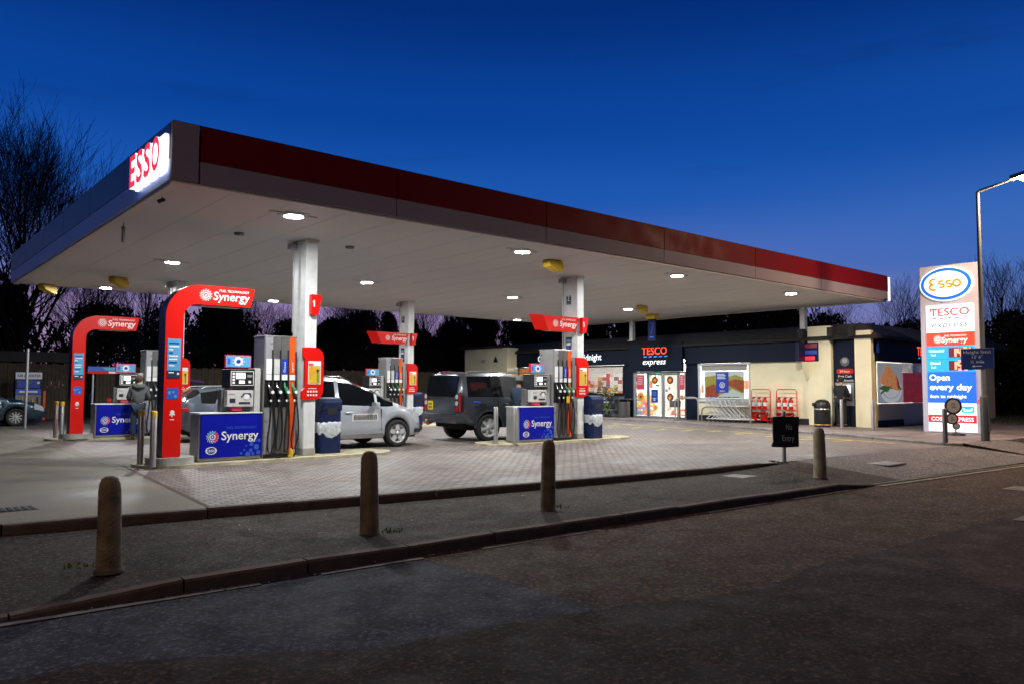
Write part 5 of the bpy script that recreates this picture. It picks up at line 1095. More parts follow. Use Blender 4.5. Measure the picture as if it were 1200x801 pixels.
b=MB(); b.box(2.22,2.425,-.62,.62,.36,.50,'trim_black'); b.build('grille',t,bev=.03); b=MB(); b.box(2.425,2.435,-.26,.26,.42,.53,'plate_white'); b.build('number_plate',t)
b=MB(); b.box(2.05,2.2,-.86,-.78,.34,.44,'trim_black'); b.build('fog_lamp',t,bev=.02)
# dark grey off roader, seen from its rear corner
p=dict(ends=(-2.40,2.40),W=.94,R=.44,wr=.375,sill=.40,axles=(-1.45,1.43),round=(.16,.6),rk=.5,tumble=.16,
 top=[(-2.40,1.20),(-2.37,1.55),(-2.30,1.80),(-2.2,1.85),(-.9,1.87),(-.6,1.84),(.4,1.80),(.75,1.62),(1.12,1.22),(1.3,1.17),(2.2,1.08),(2.36,.98),(2.40,.8)],
 belt=[(-2.4,1.17),(2.4,1.10)],bottom=[(-2.4,.56),(-2.0,.44),(2.0,.40),(2.4,.5)],
 wins=[(-2.12,-1.22),(-1.10,-.28),(-.16,.66),(.70,.90)],ws=(.42,1.12),rw=None,handles=(-.95,.0),hz=1.0,seams=(-1.16,-.22,.98),mirror=(.72,1.18),rails=(-2.1,.3),railm='steel',spokes=6,sw=.035,blackp=(-1.24,.72))
t,body=car('off_roader','dark grey boxy off roader seen from its rear corner at the second pump','car',(14.53,16.87,0),R(-5),p,'paint_dark_grey')
FXr=lambda x,z=0: FX(x,0,z)   # rear faces -X ; local x = -y
# tilted rear glass and tailgate
def tilt(x,z): return frame((x,0,z),(0,-1,0),(.10,0,1))
panel_on(t,'rear_window','dark_glass',tilt(-2.418,1.18),rrect(-.78,.78,.03,.60,.08,4),.012,.004,-.05)
panel_on(t,'tailgate','paint_dark_grey',FX(-2.40,0,0),[(-.74,.70),(.74,.70),(.76,1.19),(.15,1.19),(.12,1.13),(-.76,1.13)],.02,.01,-.06)
panel_on(t,'rear_bumper','paint_dark_grey',FX(-2.40,0,0),rrect(-.93,.93,.50,.76,.07,4),.085,.025,-.25)
b=MB(FX(-2.486,0,0)); b.box(-.91,.91,.735,.752,0,.004,'chrome'); b.box(-.2,.2,.56,.60,0,.004,'trim_black'); b.box(.55,.7,.60,.63,0,.004,'tail_red'); b.box(-.7,-.55,.60,.63,0,.004,'tail_red'); b.build('bumper_trim',t)
for s in (-1,1):
    b=MB(FX(-2.385,0,0)); P=rrect(.77 if s>0 else -.94,.94 if s>0 else -.77,.78,1.30,.04,3); b.prism(P,-.12,.03,'black_plastic'); b.box(.905 if s>0 else -.942,.942 if s>0 else -.905,.80,1.28,-.035,.034,'tail_red'); lt=b.build('tail_light',t,bev=.015)
    b=MB(FX(-2.417,0,0)); 
    for k,(z,m_) in enumerate(((1.20,'lamp_clear'),(1.03,'lamp_clear'),(.87,'tail_red'))): b.disc(.825*s,z,.062,0,.012,m_,n=18)
    b.build('lens',lt)
b=MB(FX(-2.421,0,0)); b.box(-.76,-.12,1.14,1.17,0,.004,'chrome'); b.prism(rrect(-.70,-.42,.84,1.08,.03,3),0,.012,'plate_yellow'); pl_=b.build('number_plate',t)
b=MB(FX(-2.435,0,0)); 
for z in (1.02,.93):
    for k in range(3): b.box(-.65+.065*k,-.61+.065*k,z-.05,z+.01,0,.003,'print_dark')
b.build('plate_mark',pl_)
b=MB(); b.box(-2.33,-2.26,-.25,.25,1.865,1.895,'tail_red'); b.build('high_brake_light',t,bev=.01)
b=MB(); b.tube([(-2.3,.55,.52),(-2.52,.55,.44),(-2.56,.55,.50)],.03,'steel_dark',8); b.lathe([(.001,-.04),(.035,-.02),(.035,.02),(.001,.04)],'steel',10,Matrix.Translation((-2.56,.55,.54)),close=False); b.build('tow_hitch',t)
for s in(-1,1):
    for wx in p['axles']:
        b=MB(); P=[(wx+(.50)*math.cos(PI*k/16),.375+.50*math.sin(PI*k/16)) for k in range(17)]+[(wx+.435*math.cos(PI*k/16),.375+.435*math.sin(PI*k/16)) for k in range(16,-1,-1)]
        for k in range(16): q=[P[k],P[k+1],P[32-k],P[33-k]]; b.prism(q,-.012,.03,'paint_dark_grey',frame((0,s*.935,0),(1,0,0),(0,0,1)) if s<0 else frame((0,.935,0),(-1,0,0),(0,0,1))@Matrix.Scale(-1,4,(1,0,0)))
        b.build('arch_flare',t)
b=MB(FY(0,-.942,0)); b.box(-1.98,-1.74,1.05,1.09,0,.003,'panel_blue_light'); b.box(-1.93,-1.72,.90,.96,0,.003,'black_gap'); b.disc(-2.2,.82,.025,0,.01,'tail_red',n=10); b.build('side_badge',t)
b=MB(FY(0,-.944,0)); b.prism(rrect(-1.78,-1.56,.86,1.02,.03,3),0,.006,'trim_black'); b.build('fuel_flap',t)
# grey estate
pe=dict(ends=(-2.38,2.38),W=.90,R=.37,wr=.32,sill=.24,axles=(-1.36,1.40),round=(.55,.9),rk=.55,tumble=.33,
 top=[(-2.38,.80),(-2.32,.98),(-2.05,1.22),(-1.75,1.40),(-1.2,1.47),(-.4,1.48),(.25,1.43),(.8,1.18),(1.15,1.0),(1.8,.90),(2.2,.76),(2.36,.6),(2.38,.5)],
 belt=[(-2.2,1.0),(-1.5,.97),(1.2,.90)],bottom=[(-2.38,.42),(-2.0,.26),(2.0,.24),(2.38,.3)],
 wins=[(-1.78,-.92),(-.84,-.02),(.06,.90)],ws=(.30,1.14),rw=(-2.2,-1.80),handles=(-.72,.16),hz=.80,hpaint=True,seams=(-.88,.02,.98),mirror=(.78,.95),rails=(-1.7,.2),railm='steel',spokes=10,sw=.018,hl=(1.98,2.30),rimm='steel_dark')
t,body=car('estate_car','mid grey estate car beyond the taller red arch','car',(8.62,21.25,0),0,pe,'paint_mid_grey')
b=MB(FY(0,-.89,0)); b.box(-2.32,-2.1,.80,.90,-.03,.012,'tail_red'); b.build('tail_light',t,bev=.01)
t,body=car('blue_car','blue saloon car nosing in from the left by the air machine','car',(2.95,33.1,0),0,pe,'paint_blue')
t,body=car('dark_car','dark red car in shadow behind the smaller red arch','car',(9.0,28.6,0),R(4),dict(p,ends=(-2.3,2.3),W=.9,top=[(-2.3,1.0),(-2.2,1.5),(-2.0,1.72),(-.3,1.74),(.4,1.66),(1.0,1.2),(1.9,1.05),(2.25,.9),(2.3,.7)],rails=None,ws=(.42,1.0)),'paint_black')
b=MB(FX(-2.32,0,0)); b.box(-.85,-.5,.9,1.02,-.02,.01,'tail_lit'); b.box(.5,.85,.9,1.02,-.02,.01,'tail_lit'); b.box(-.45,.45,.93,.98,-.02,.01,'tail_lit'); b.build('tail_light',t)
# ================================================================== PEOPLE
def skin_mesh(name,verts,edges,radii,m,parent,sub=1,root=0):
    me=bpy.data.meshes.new(name); me.from_pydata(verts,edges,[]); me.materials.append(MATS[m]); o=bpy.data.objects.new(name,me); COL.objects.link(o); o.parent=parent
    sk=o.modifiers.new('skin','SKIN'); sk.use_smooth_shade=True
    if not me.skin_vertices: 
        bm=bmesh.new(); bm.from_mesh(me); bm.verts.layers.skin.verify(); bm.to_mesh(me); bm.free()
    for i,r in enumerate(radii):
        v=me.skin_vertices[0].data[i]; v.radius=(r,r) if not isinstance(r,tuple) else r; v.use_root=(i==root)
    s=o.modifiers.new('sub','SUBSURF'); s.levels=sub; s.render_levels=sub
    return o
def person(label,loc,rz,top_m,leg_m,hair_m,pose,H=1.75,hood=False,cap=None,coat=.0,group=None):
    """faces +Y in its own frame; pose gives elbow/wrist of each side and head lean"""
    k=H/1.75; t=thing('person',label,'person',loc,rz,group); t.scale=(k,k,k)
    n={}; V=[];Rr=[];E=[]
    def v(nm,p,r,pa=None):
        n[nm]=len(V); V.append(p); Rr.append(r)
        if pa: E.append((n[pa],n[nm]))
    hl=pose.get('head',(0,.02)); 
    v('pel',(0,0,.95),.135); v('waist',(0,0,1.10),.125,'pel'); v('chest',(0,-.01,1.30),.145,'waist'); v('neckb',(0,0,1.46),.07,'chest')
    hx,hy=hl; v('neck',(hx*.4,hy*.5,1.53),.052,'neckb'); v('skull0',(hx,hy+.015,1.605),.078,'neck'); v('skull1',(hx,hy,1.68),.088,'skull0'); v('crown',(hx,hy-.01,1.735),.062,'skull1')
    v('nose',(hx,hy+.105,1.628),.014,'skull0')
    for s,nm in((-1,'l'),(1,'r')):
        v('sh'+nm,(.175*s,-.01,1.40),.072,'chest'); e,w=pose[nm]; v('el'+nm,(e[0]*s,e[1],e[2]),.047,'sh'+nm); v('wr'+nm,(w[0]*s,w[1],w[2]),.030,'el'+nm)
        d=(Vector(V[n['wr'+nm]])-Vector(V[n['el'+nm]])).normalized(); p=Vector(V[n['wr'+nm]])+d*.08; v('palm'+nm,tuple(p),.030,'wr'+nm)
        for f in range(4):
            q=p+d*(.045+.01*(f in(1,2)))+Vector((.0,0,(f-1.5)*.02)); v(f'f{f}{nm}',tuple(q),.009,'palm'+nm); q2=q+d*.03+Vector((-.015*s,.01,0)); v(f'g{f}{nm}',tuple(q2),.008,f'f{f}{nm}')
        q=Vector(V[n['wr'+nm]])+d*.05+Vector((-.035*s,.02,.02)); v('th'+nm,tuple(q),.010,'wr'+nm)
        lx=pose.get('leg'+nm,(0,0)); v('hip'+nm,(.095*s,0,.90),.095,'pel'); v('kn'+nm,(.11*s,.02+lx[0]*.5,.50),.062,'hip'+nm); v('an'+nm,(.12*s,lx[0],.09),.042,'kn'+nm); v('toe'+nm,(.14*s,lx[0]+.14,.035),.034,'an'+nm)
    skin_mesh('body',V,E,Rr,'skin',t)
    P=lambda q:V[n[q]]
    # trousers and jacket
    vs=[P('pel')]+[P(q) for q in('hipl','knl','anl','hipr','knr','anr')]; skin_mesh('trousers',vs,[(0,1),(1,2),(2,3),(0,4),(4,5),(5,6)],[.15,.112,.082,.07,.112,.082,.07],leg_m,t)
    lo=.95-coat; vs=[(0,0,lo+.02),P('waist'),P('chest'),P('neckb'),P('shl'),P('ell'),P('wrl'),P('shr'),P('elr'),P('wrr')]
    skin_mesh('jacket',vs,[(0,1),(1,2),(2,3),(2,4),(4,5),(5,6),(2,7),(7,8),(8,9)],[(.175,.15),(.165,.145),(.185,.165),.085,.094,.066,.05,.094,.066,.05],top_m,t)
    for nm in 'lr': x,y,z=P('an'+nm); b=MB(Matrix.Translation((x,y,0))); b.prism(rrect(-.05,.05,-.09,.20,.045,4),.0,.03,'rubber'); b.prism(rrect(-.045,.045,-.085,.19,.042,4),.03,.085,'shoe'); b.build('shoe',t,bev=.02)
    x,y=hl; b=MB(Matrix.Translation((x,y-.012,1.655)))
    if cap: b.lathe([(.104,-.01),(.106,.03),(.095,.085),(.06,.115),(.001,.125)],cap,16,close=False); b.prism(rrect(-.08,.08,.05,.20,.06,4),.0,.014,cap); b.build('cap',t)
    else: b.lathe([(.09,-.05),(.103,.0),(.10,.05),(.075,.095),(.03,.115),(.001,.118)],hair_m,16,Matrix.Translation((0,-.014,0))@Matrix.Rotation(R(12),4,'X'),close=False); b.build('hair',t)
    if cap: b=MB(Matrix.Translation((x,y-.03,1.60))); b.lathe([(.075,-.04),(.092,0),(.095,.06)],hair_m,14); b.build('hair',t)
    for s in(-1,1): b=MB(Matrix.Translation((x+.033*s,y+.088,1.655))); b.lathe([(.001,-.008),(.011,0),(.001,.008)],'print_dark',8,close=False); b.build('eye',t)
    b=MB(Matrix.Translation((x,y+.094,1.585))); b.box(-.022,.022,-.004,.006,-.004,.004,'poster_red'); b.build('mouth',t)
    if hood: b=MB(Matrix.Translation((0,-.06,1.47))); b.tube([(-.14,.05,.03),(-.11,-.05,.0),(0,-.09,-.02),(.11,-.05,0),(.14,.05,.03)],[.035,.06,.07,.06,.035],top_m,10); b.build('hood',t)
    return t
person('man in grey hoodie and jeans with his back turned at the far left pump',(5.86,22.5,.0),R(-14),'hoodie','denim','hair_brown',dict(l=((.25,.04,1.14),(.20,.24,1.06)),r=((.26,.05,1.14),(.16,.26,1.10)),head=(0,.05)),1.74,hood=True,coat=.06)
person('person in navy jacket and grey cap at the pump card terminal',(13.56,15.5,.0),R(-72),'navy_coat','black_cloth','hair_dark',dict(l=((.22,.06,1.14),(.10,.28,1.12)),r=((.22,.06,1.14),(.08,.30,1.15)),head=(0,.05)),1.74,cap='cap_grey',coat=.1)
person('person in dark clothes standing with their back turned at the cash machine',(26.86,13.1,PZ),R(-90),'black_cloth','black_cloth','hair_dark',dict(l=((.24,.06,1.14),(.10,.26,1.14)),r=((.24,.06,1.14),(.10,.26,1.18)),head=(0,.05)),1.78,coat=.25)
person('grey haired person inside the shop seen through the left window',(28.4,26.1,PZ+.02),R(-60),'knit_grey','denim','cap_grey',dict(l=((.24,.04,1.14),(.18,.22,1.02)),r=((.24,.04,1.14),(.16,.22,1.02)),head=(0,.04)),1.66)
# ================================================================== LEFT EDGE THINGS
t=thing('air_machine','blue and white air and water machine by the timber fence','air machine',(5.05,34.6,0),0)
b=MB(); b.box(-.45,.45,0,.4,.05,1.98,'navy_panel'); b.build('cabinet',t,bev=.02)
b=MB(FY(0,-.001,0)); b.box(-.44,.44,1.70,1.96,0,.01,'print_white'); b.box(-.38,.38,1.36,1.66,0,.006,'brand_blue'); b.box(-.42,.42,1.12,1.32,0,.006,'panel_blue_light'); b.box(-.3,.3,1.18,1.25,.006,.009,'print_white'); b.box(-.05,.08,1.52,1.6,.006,.009,'nozzle_green'); b.disc(.32,1.56,.05,.006,.01,'print_white',n=10); b.box(-.42,.42,.55,1.10,0,.008,'steel_dark'); b.build('front_panel',t)
b=MB(FY(0,-.012,0)); b.text('AIR & WATER',0,1.78,.11,'brand_blue',I4,bold=.02,w=.78); b.build('lettering',t)
b=MB(); b.tube([(-.2,-.03,1.0),(-.22,-.1,.6),(0,-.1,.42),(.22,-.1,.6),(.1,-.04,.95)],.025,'yellow_paint',6); b.tube([(.3,-.03,1.0),(.3,-.1,.5),(.1,-.1,.3)],.022,'rubber',6); b.build('air_hose',t)
b=MB(); b.box(.50,.58,.0,.06,.1,1.25,'orange'); b.build('marker_strip',t)
def fence(label,x0,x1,y,h,rail=None,m='fence_wood',gap=.012,bw=.14):
    t=thing('timber_fence',label,'fence',(x0,y,0)); L_=x1-x0; rr=random.Random(int(x0*10)); b=MB(); x=0
    while x<L_: j=rr.uniform(-.03,.03); d=rr.uniform(0,.02); b.box(x,min(x+bw-gap,L_),d,d+.02,.05,h+j,m); x+=bw
    b.build('board_panel',t); x=0
    while x<=L_: b=MB(); b.box(x,x+.1,.05,.15,0,h+.05,m); b.build('fence_post',t); x+=2.4
    if rail: b=MB(); b.box(0,L_,-.03,.05,h+.06,h+.06+rail,'fence_dark'); b.build('top_rail',t,bev=.01)
    return t
fence('timber board fence with dark capping behind the air machine',-9,7.0,36.4,2.35,.42); fence('lower timber board fence behind the grey estate car',7.6,27.5,35.6,2.25)
t=thing('metal_gate','pale metal railing gate between the fence and the off roader','gate',(20.0,34.2,0)); b=MB()
for k in range(7): b.tube([(.16*k,0,.1),(.16*k,0,2.1)],.03,'galv',6)
for z in (.3,1.9): b.tube([(0,0,z),(.96,0,z)],.025,'galv',6)
b.build('railing',t); b=MB(); b.tube([(-.15,0,0),(-.15,0,2.2)],.05,'galv',8); b.tube([(1.12,0,0),(1.12,0,2.2)],.05,'galv',8); b.build('gate_post',t)
t=thing('reflection_board','low blue and red board behind the dark red car, standing in for its roof reflection and a sign','stand-in board',(6.42,31.4,0)); b=MB(); b.box(0,1.45,0,.05,2.0,2.16,'panel_blue_light'); b.box(0,1.45,-.003,.05,1.9,1.997,'sign_red'); b.build('panel',t)  # added board imitating the car roof's reflection, together with a sign
for x in(.2,1.25): b=MB(); b.tube([(x,.1,0),(x,.1,2.1)],.04,'galv',6); b.build('leg',t)
b=MB(FY(0,-.004,0)); b.box(.7,.95,1.92,1.98,0,.003,'print_white'); b.prism([(.6,2.02),(1.2,2.02),(1.0,2.14),(.45,2.14)],0,.003,'print_cyan'); b.build('print',t)
b=MB(); b.lathe([(.045,0),(.045,2.7)],'galv',8); tag(b.build('sign_pole',loc=(4.35,30.2,0)),'thin grey pole left of the smaller red arch','pole')
# right verge
t=thing('picket_fence','low weathered picket fence in shadow beyond the street lamp','fence',(36.5,8.6,.03),R(32)); b=MB(); rr=random.Random(8)
for k in range(26): x=k*.17; h=.86+rr.uniform(-.02,.02); b.prism([(x,.06),(x+.1,.06),(x+.1,h-.05),(x+.05,h),(x,h-.05)],0,.02,'picket_paint',FY(0,0,0))
b.build('picket_panel',t); b=MB()
for z in (.28,.66): b.box(0,4.4,.001,.05,z,z+.06,'picket_paint')
b.build('rail',t)
for x in (.02,2.2,4.3): b=MB(); b.box(x,x+.1,.051,.15,-.03,.92,'picket_paint'); b.build('fence_post',t)
t=thing('cycle_hoop','curved steel cycle hoop at the right edge','cycle rack',(33.3,8.9,PZ),R(-20)); b=MB(); b.tube([(0,0,0),(0,0,.62),(.06,0,.73),(.18,0,.78),(.62,0,.78),(.74,0,.73),(.8,0,.62),(.8,0,0)],.025,'steel',8); b.build('hoop',t); b=MB(); b.lathe([(.06,0),(.06,.012)],'steel_dark',10); b.lathe([(.06,0),(.06,.012)],'steel_dark',10,Matrix.Translation((.8,0,0))); b.build('foot',t)
rr=random.Random(12); b=MB()
for i in range(9000):
    x=rr.uniform(34,52); y=rr.uniform(9.5,20); 
    t_=rr.uniform(0,2*PI); w=.012; l=rr.uniform(.06,.18); k=l*.5
    b.add([(x-w*math.cos(t_),y-w*math.sin(t_),.05),(x+w*math.cos(t_),y+w*math.sin(t_),.05),(x+k*math.cos(t_+1.5),y+k*math.sin(t_+1.5),.05+l)],[(0,1,2)],'grass_blade')
b.add([(33.5,12.6,.06),(36,9.3,.06),(90,4,.06),(90,60,.06),(41,60,.06)],[(0,1,2,3,4)],'verge_soil'); o=b.build('grass'); o['kind']='stuff'
# ================================================================== TREES
def bare_mesh(seed,H,spread,trunk,levels,up=.5,first=.18,nb=(7,9),twist=.25,rmin=.007,kr=.55):
    rr=random.Random(seed); b=MB()
    def branch(p,d,L_,r,lv):
        n=5 if lv<2 else 3; pts=[p]; rs=[r]; q=p.copy(); dd=d.copy()
        for i in range(n):
            dd=(dd+Vector((rr.uniform(-1,1),rr.uniform(-1,1),rr.uniform(-.3,.6)))*twist*(.5 if lv==0 else .75)*.55+Vector((0,0,up*.10*lv))).normalized(); q=q+dd*L_/n; pts.append(q.copy()); rs.append(max(r*(1-.80*(i+1)/n),rmin))
        b.tube(pts,rs,'bark',7 if lv==0 else 5 if lv==1 else 3,cap=False,smooth=lv<2)
        if lv>=levels: return
        k=rr.randint(*nb) if lv==0 else rr.randint(5,7) if lv<levels-1 else rr.randint(4,6)
        if lv==0: k=nb[1]*2
        for j in range(k):
            u=first+(1-first)*(j+rr.random())/k if lv==0 else .22+.78*(j+rr.random())/k
            i=min(int(u*n),n-1); f=u*n-i; pp=pts[i].lerp(pts[i+1],f); ra=rs[i]*(1-f)+rs[i+1]*f
            dloc=(pts[i+1]-pts[i]).normalized(); a=rr.uniform(0,2*PI) if lv else j*2.4+rr.uniform(-.4,.4); o=dloc.orthogonal().normalized(); o=Matrix.Rotation(a,3,dloc)@o
            ang=spread*rr.uniform(.75,1.2)*(1 if lv else (1.12-.45*u)); nd=(dloc*math.cos(ang)+o*math.sin(ang)).normalized()
            ll=L_*(rr.uniform(.5,.72) if lv else (.70-.45*u)*rr.uniform(.85,1.1)); branch(pp,nd,ll,max(ra*kr,rmin*1.15),lv+1)
    branch(Vector((0,0,-.1)),Vector((0,0,1)),H,trunk,0)
    # trunk faces first tube; crown the rest
    nt=5*7
    def sub(fs,nm):
        used=sorted({v for f in fs for v in f}); mp={v:i for i,v in enumerate(used)}; me=bpy.data.meshes.new(nm); me.from_pydata([b.v[v] for v in used],[],[tuple(mp[v] for v in f) for f in fs]); me.materials.append(MATS['bark']); return me
    return sub(b.f[:nt],'trunk'),sub(b.f[nt:],'crown')
def tree_from(meshes,name,label,loc,rz,s=1,group=None):
    t=thing(name,label,'tree',loc,rz,group); t.scale=(s,s,s)
    for me,nm in zip(meshes,('trunk','crown')): o=bpy.data.objects.new(nm,me); COL.objects.link(o); o.parent=t
    return t
big=bare_mesh(14,14.4,.60,.30,4,up=.62,first=.16,nb=(9,14),twist=.085,rmin=.009,kr=.62)
tree_from(big,'bare_tree','tall bare tree with upswept twigs beyond the canopy left end',(5.5,40.5,0),.6,.665)
va=bare_mesh(21,9,.75,.2,3,up=.8,first=.2,nb=(7,12)); vb=bare_mesh(22,8,.85,.2,3,up=.6,first=.15,nb=(8,13)); vc=bare_mesh(23,9.5,.65,.18,3,up=1.0,first=.15,nb=(8,13))
gb='bare trees behind the station'
bare=[(1.8,44,1.25,va,'bare tree half out of frame at the left edge'),(9.5,47,.92,vb,'small bare tree right of the tall bare tree'),(13.5,50,.78,vc,'bare tree above the smaller red arch'),(17.2,47,.72,va,'bare tree between the two red arches'),(20.3,49,.70,vb,'bare tree left of the nearest pillar, over the pump'),(24.5,47,.85,vb,'broad bare tree right of the nearest pillar'),(27.2,49,.72,vc,'bare tree seen between the dark conifer and the back pillar'),(31.5,47,.78,va,'bare tree right of the back pillar'),(34.5,46,.75,vb,'bare tree above the off roader'),
 (50,25.5,.72,vb,'bushy bare tree over the right end of the shop roof'),(51,20.8,.70,va,'bare tree between the canopy end and the price totem'),(54,18.6,.62,vc,'bare tree just left of the price totem top'),(49,14.6,.70,vc,'tall bare tree just right of the street lamp column'),(51,12.3,.74,va,'bare tree at the right edge under the lamp light'),(56,14.4,.82,vb,'bare tree between the two right hand trees, farther back')]
for k,(x,s) in enumerate(((8.2,.60),(11.2,.52),(15.6,.55),(18.6,.50),(21.8,.52),(23.4,.56),(26.0,.50),(28.6,.52),(30.2,.56),(33.2,.55))):
    bare.append((x,40.2+.5*(k%2),s,(va,vb,vc)[k%3],f"small bare tree before the evergreens, {('behind the smaller arch post','over the far left pump','left of the taller arch','inside the taller arch','at the near hose tower','against the nearest pillar','over the silver car roof','left of the back winged sign','over the back pump','over the off roader rear')[k]}"))
for i,(x,y,s,m,l) in enumerate(bare): tree_from(m,'bare_tree',l,(x,y,0),i*1.3,s,gb)
def leaf_mesh(seed,n,shape,leaf=.22):
    rr=random.Random(seed); b=MB(); cl=[]
    for i in range(34):
        z=rr.random(); 
        if shape=='cone': r=(1-z)**.8*1.0+.05; cl.append((r*.75*math.cos(i*2.4)*rr.uniform(.3,1),r*.75*math.sin(i*2.4)*rr.uniform(.3,1),z,.16+.26*(1-z)))
        else: r=math.sqrt(max(.05,1-(z*1.5-.5)**2 if z>.33 else 1)); cl.append((r*.8*math.cos(i*2.4)*rr.uniform(.2,1),r*.8*math.sin(i*2.4)*rr.uniform(.2,1),z*.92,.2+.16*rr.random()))
    for k in range(n):
        cx,cy,cz,cr=cl[rr.randrange(len(cl))]; d=Vector((rr.gauss(0,1),rr.gauss(0,1),rr.gauss(0,.8))).normalized()*cr*rr.uniform(.55,1.1)
        p=Vector((cx+d.x,cy+d.y,max(.01,cz+d.z*.5))); s=leaf*rr.uniform(.5,1.1)*.22; u=Vector((rr.uniform(-1,1),rr.uniform(-1,1),rr.uniform(-1,1))).normalized()*s; v=u.orthogonal().normalized()*s*.5
        b.add([p-u,p+v,p+u,p-v],[(0,1,2,3)],'needles' if rr.random()<.6 else 'needles_pale')
    me=bpy.data.meshes.new('crown'); me.from_pydata(b.v,[],b.f); me.materials.append(MATS['needles']); me.materials.append(MATS['needles_pale']); me.polygons.foreach_set('material_index',[min(i,1) for i in b.mi])
    c=MB(); c.tube([(0,0,0),(.01,0,.5),(0,.01,.92)],[.04,.03,.008],'bark',7); 
    # dark inner boughs keep the crown dense
    for cx,cy,cz,cr in cl: c.tube([(0,0,max(.02,cz-.12)),(cx*.6,cy*.6,cz-.02),(cx,cy,cz)],[.018,.012,.004],'bark',4,cap=False)
    mt=bpy.data.meshes.new('trunk'); mt.from_pydata(c.v,[],c.f); mt.materials.append(MATS['bark'])
    return me,mt
ev=[leaf_mesh(31,9000,'dome',.19),leaf_mesh(32,9000,'dome',.19),leaf_mesh(33,7000,'cone',.19)]
ge='dark evergreens behind the station'
def evergreen(i,x,y,w,h,lab,grp=ge):
    me,mt=ev[i]; t=thing('evergreen_tree',lab,'tree',(x,y,0),x*1.7+y,grp); t.scale=(w,w,h)
    for m,nm in((mt,'trunk'),(me,'crown')): o=bpy.data.objects.new(nm,m); COL.objects.link(o); o.parent=t
    return t
L=['over the timber fence end at the left edge','behind the air machine','behind the smaller arch leg','over the smaller arch','between the red arches','behind the taller arch','behind the nearest hose tower','behind the nearest pillar','right of the nearest pillar','left of the back pillar','right of the back pillar','behind the off roader','behind the annex','at the annex corner']
xs_=[-4,1,5,9,12.5,16,19,22,25,28,31,34,37,40]
for k,x in enumerate(xs_): evergreen(k%2,x,41.5+1.2*(k%3),3.0,4.2+.5*((k*7)%3)+(3.6 if k>10 else .9 if k>8 else .9)+(.4 if k<4 else 0),f'dense dark evergreen {L[k]}')
evergreen(2,14.9,43,1.6,6.4,'narrow dark conifer seen through the taller arch'); evergreen(2,26.9,44,1.9,6.3,'dark conifer left of the back pillar against the pink sky'); evergreen(2,29.4,45,1.7,6.0,'dark conifer just right of the back pillar')
L2=['behind the shop roof at its far left','behind the shop roof left of the doors','behind the shop roof over the doors','behind the shop roof right of the doors','behind the shop roof over the right window','behind the shop roof over the red racks','behind the shop roof over the cash machine','behind the shop corner roof','between the shop and the price totem','behind the price totem','behind the street lamp column','right of the street lamp beyond the picket fence','at the right edge beyond the picket fence']
for k in range(13): evergreen((k+1)%2,44.5+.7*(k%3)+(2 if k>8 else 0),39-k*2.3,3.2,(9.2,9.4,9.4,9.0,8.6,7.6,6.6,5.8,5.2,5.2,5.5,5.4,5.2)[k],f'dense dark evergreen {L2[k]}')
evergreen(1,39.6,43.5,3.2,9.4,'tall dense evergreen rising over the annex'); evergreen(0,42.4,41.5,3.2,9.2,'tall dense evergreen over the far end of the shop')
# ================================================================== SKY, SUN GLOW, CAMERA
w=bpy.data.worlds.new('World'); sc.world=w; w.use_nodes=True; nt=w.node_tree; N=nt.nodes; LK=nt.links; bg=N['Background']
tc=N.new('ShaderNodeTexCoord'); sp=N.new('ShaderNodeSeparateXYZ'); LK.new(tc.outputs['Generated'],sp.inputs[0])
cr=N.new('ShaderNodeValToRGB'); LK.new(sp.outputs['Z'],cr.inputs[0]); cr.color_ramp.interpolation='EASE'
el=cr.color_ramp.elements
ST=[(0,(.48,.29,.46)),(.09,(.34,.25,.50)),(.15,(.10,.165,.53)),(.24,(.009,.099,.48)),(.34,(.0015,.058,.35)),(.46,(.0005,.028,.205)),(1,(.0005,.01,.08))]
while len(el)<len(ST): el.new(.5)
for e,(p_,c) in zip(el,ST): e.position=p_; e.color=(*c,1)
cr2=N.new('ShaderNodeValToRGB'); LK.new(sp.outputs['Z'],cr2.inputs[0]); cr2.color_ramp.interpolation='EASE'; el=cr2.color_ramp.elements
ST2=[(0,(.12,.16,.36)),(.07,(.085,.18,.48)),(.18,(.042,.155,.54)),(.30,(.006,.081,.41)),(.46,(.0007,.030,.215)),(1,(.0005,.01,.08))]
while len(el)<len(ST2): el.new(.5)
for e,(p_,c) in zip(el,ST2): e.position=p_; e.color=(*c,1)
# afterglow lies towards the back left of the view (azimuth of the set sun)
nv=N.new('ShaderNodeVectorMath'); nv.operation='DOT_PRODUCT'; LK.new(tc.outputs['Generated'],nv.inputs[0]); AZ=R(22); nv.inputs[1].default_value=(math.sin(AZ),math.cos(AZ),0)
mr=N.new('ShaderNodeMapRange'); mr.inputs[1].default_value=.55; mr.inputs[2].default_value=.97; LK.new(nv.outputs['Value'],mr.inputs[0])
mx=N.new('ShaderNodeMix'); mx.data_type='RGBA'; LK.new(mr.outputs[0],mx.inputs[0]); LK.new(cr2.outputs[0],mx.inputs[6]); LK.new(cr.outputs[0],mx.inputs[7])
sk=N.new('ShaderNodeTexSky'); sk.sky_type='NISHITA'; sk.sun_disc=False; sk.sun_elevation=R(-3); sk.sun_rotation=AZ; sk.altitude=50
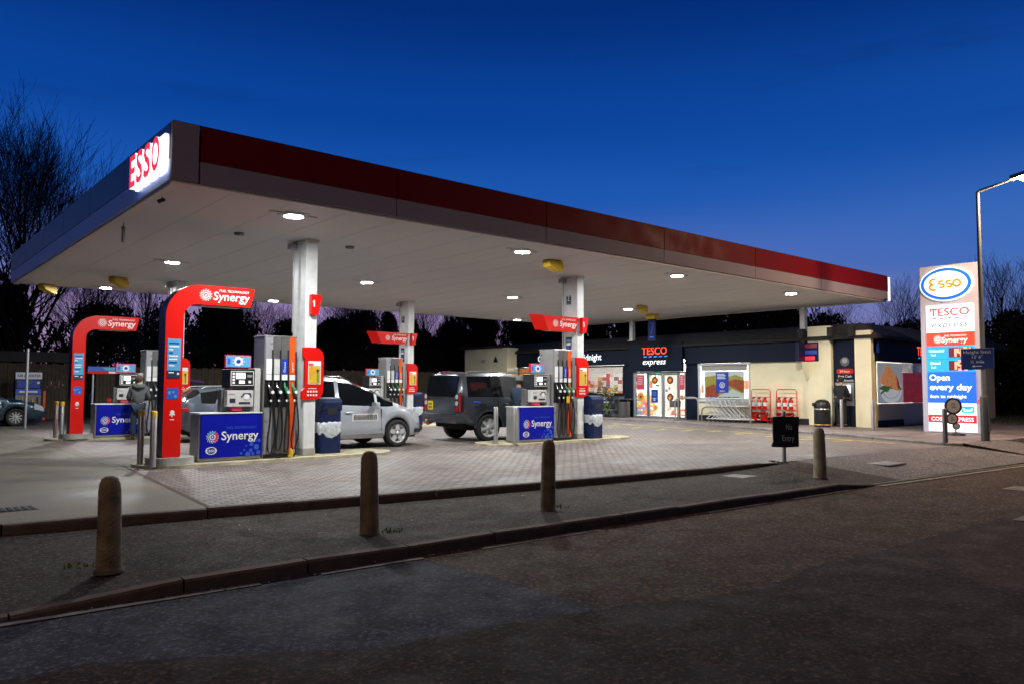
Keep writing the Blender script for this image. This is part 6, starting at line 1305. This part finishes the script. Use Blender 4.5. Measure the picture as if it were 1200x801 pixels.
# the sky behind the view is already night
mr3=N.new('ShaderNodeMapRange'); mr3.inputs[1].default_value=-.15; mr3.inputs[2].default_value=.45; mr3.inputs[3].default_value=.16; mr3.inputs[4].default_value=1
nv3=N.new('ShaderNodeVectorMath'); nv3.operation='DOT_PRODUCT'; LK.new(tc.outputs['Generated'],nv3.inputs[0]); nv3.inputs[1].default_value=(math.sin(R(40)),math.cos(R(40)),0); LK.new(nv3.outputs['Value'],mr3.inputs[0])
m3=N.new('ShaderNodeMix'); m3.data_type='RGBA'; m3.blend_type='MULTIPLY'; m3.inputs[0].default_value=1; LK.new(mx.outputs[2],m3.inputs[6]); LK.new(mr3.outputs[0],m3.inputs[7])
ad=N.new('ShaderNodeMix'); ad.data_type='RGBA'; ad.blend_type='ADD'; ad.inputs[0].default_value=.01; LK.new(m3.outputs[2],ad.inputs[6]); LK.new(sk.outputs[0],ad.inputs[7])
# a wisp of dark cloud low on the right
nz=N.new('ShaderNodeTexNoise'); nz.inputs['Scale'].default_value=3.2; nz.inputs['Detail'].default_value=6; mp=N.new('ShaderNodeMapping'); mp.inputs['Scale'].default_value=(1,1,7); LK.new(tc.outputs['Generated'],mp.inputs[0]); LK.new(mp.outputs[0],nz.inputs['Vector'])
cm=N.new('ShaderNodeMapRange'); cm.inputs[1].default_value=.60; cm.inputs[2].default_value=.75; cm.inputs[3].default_value=1; cm.inputs[4].default_value=.82; LK.new(nz.outputs['Fac'],cm.inputs[0])
ml=N.new('ShaderNodeMix'); ml.data_type='RGBA'; ml.blend_type='MULTIPLY'; ml.inputs[0].default_value=1; LK.new(ad.outputs[2],ml.inputs[6]); LK.new(cm.outputs[0],ml.inputs[7])
LK.new(ml.outputs[2],bg.inputs['Color']); bg.inputs['Strength'].default_value=SKY*.9
cam=bpy.data.cameras.new('camera'); co=bpy.data.objects.new('camera',cam); COL.objects.link(co); sc.camera=co
cam.sensor_width=36; cam.lens=891.95/1200*36; cam.clip_end=2000; cam.clip_start=.05
ya,pi_,ro=R(40.667),R(3.2757),R(.19)
fw=Vector((math.sin(ya)*math.cos(pi_),math.cos(ya)*math.cos(pi_),math.sin(pi_))); rt=Vector((math.cos(ya),-math.sin(ya),0)); up_=rt.cross(fw)
r2=rt*math.cos(ro)+up_*math.sin(ro); u2=-rt*math.sin(ro)+up_*math.cos(ro)
co.matrix_world=Matrix(((r2.x,u2.x,-fw.x,0),(r2.y,u2.y,-fw.y,0),(r2.z,u2.z,-fw.z,1.5),(0,0,0,1)))
vs=sc.view_settings; vs.view_transform='Standard'; vs.look='None'; vs.gamma=1; vs.exposure=EXPO; vs.use_curve_mapping=False
cy=sc.cycles; cy.use_denoising=True; cy.sample_clamp_indirect=4; cy.sample_clamp_direct=0; cy.max_bounces=7; cy.diffuse_bounces=4; cy.glossy_bounces=3; cy.transparent_max_bounces=8; cy.caustics_reflective=False; cy.caustics_refractive=False
try: cy.use_light_tree=True; cy.denoising_input_passes='RGB_ALBEDO_NORMAL'
except Exception: pass
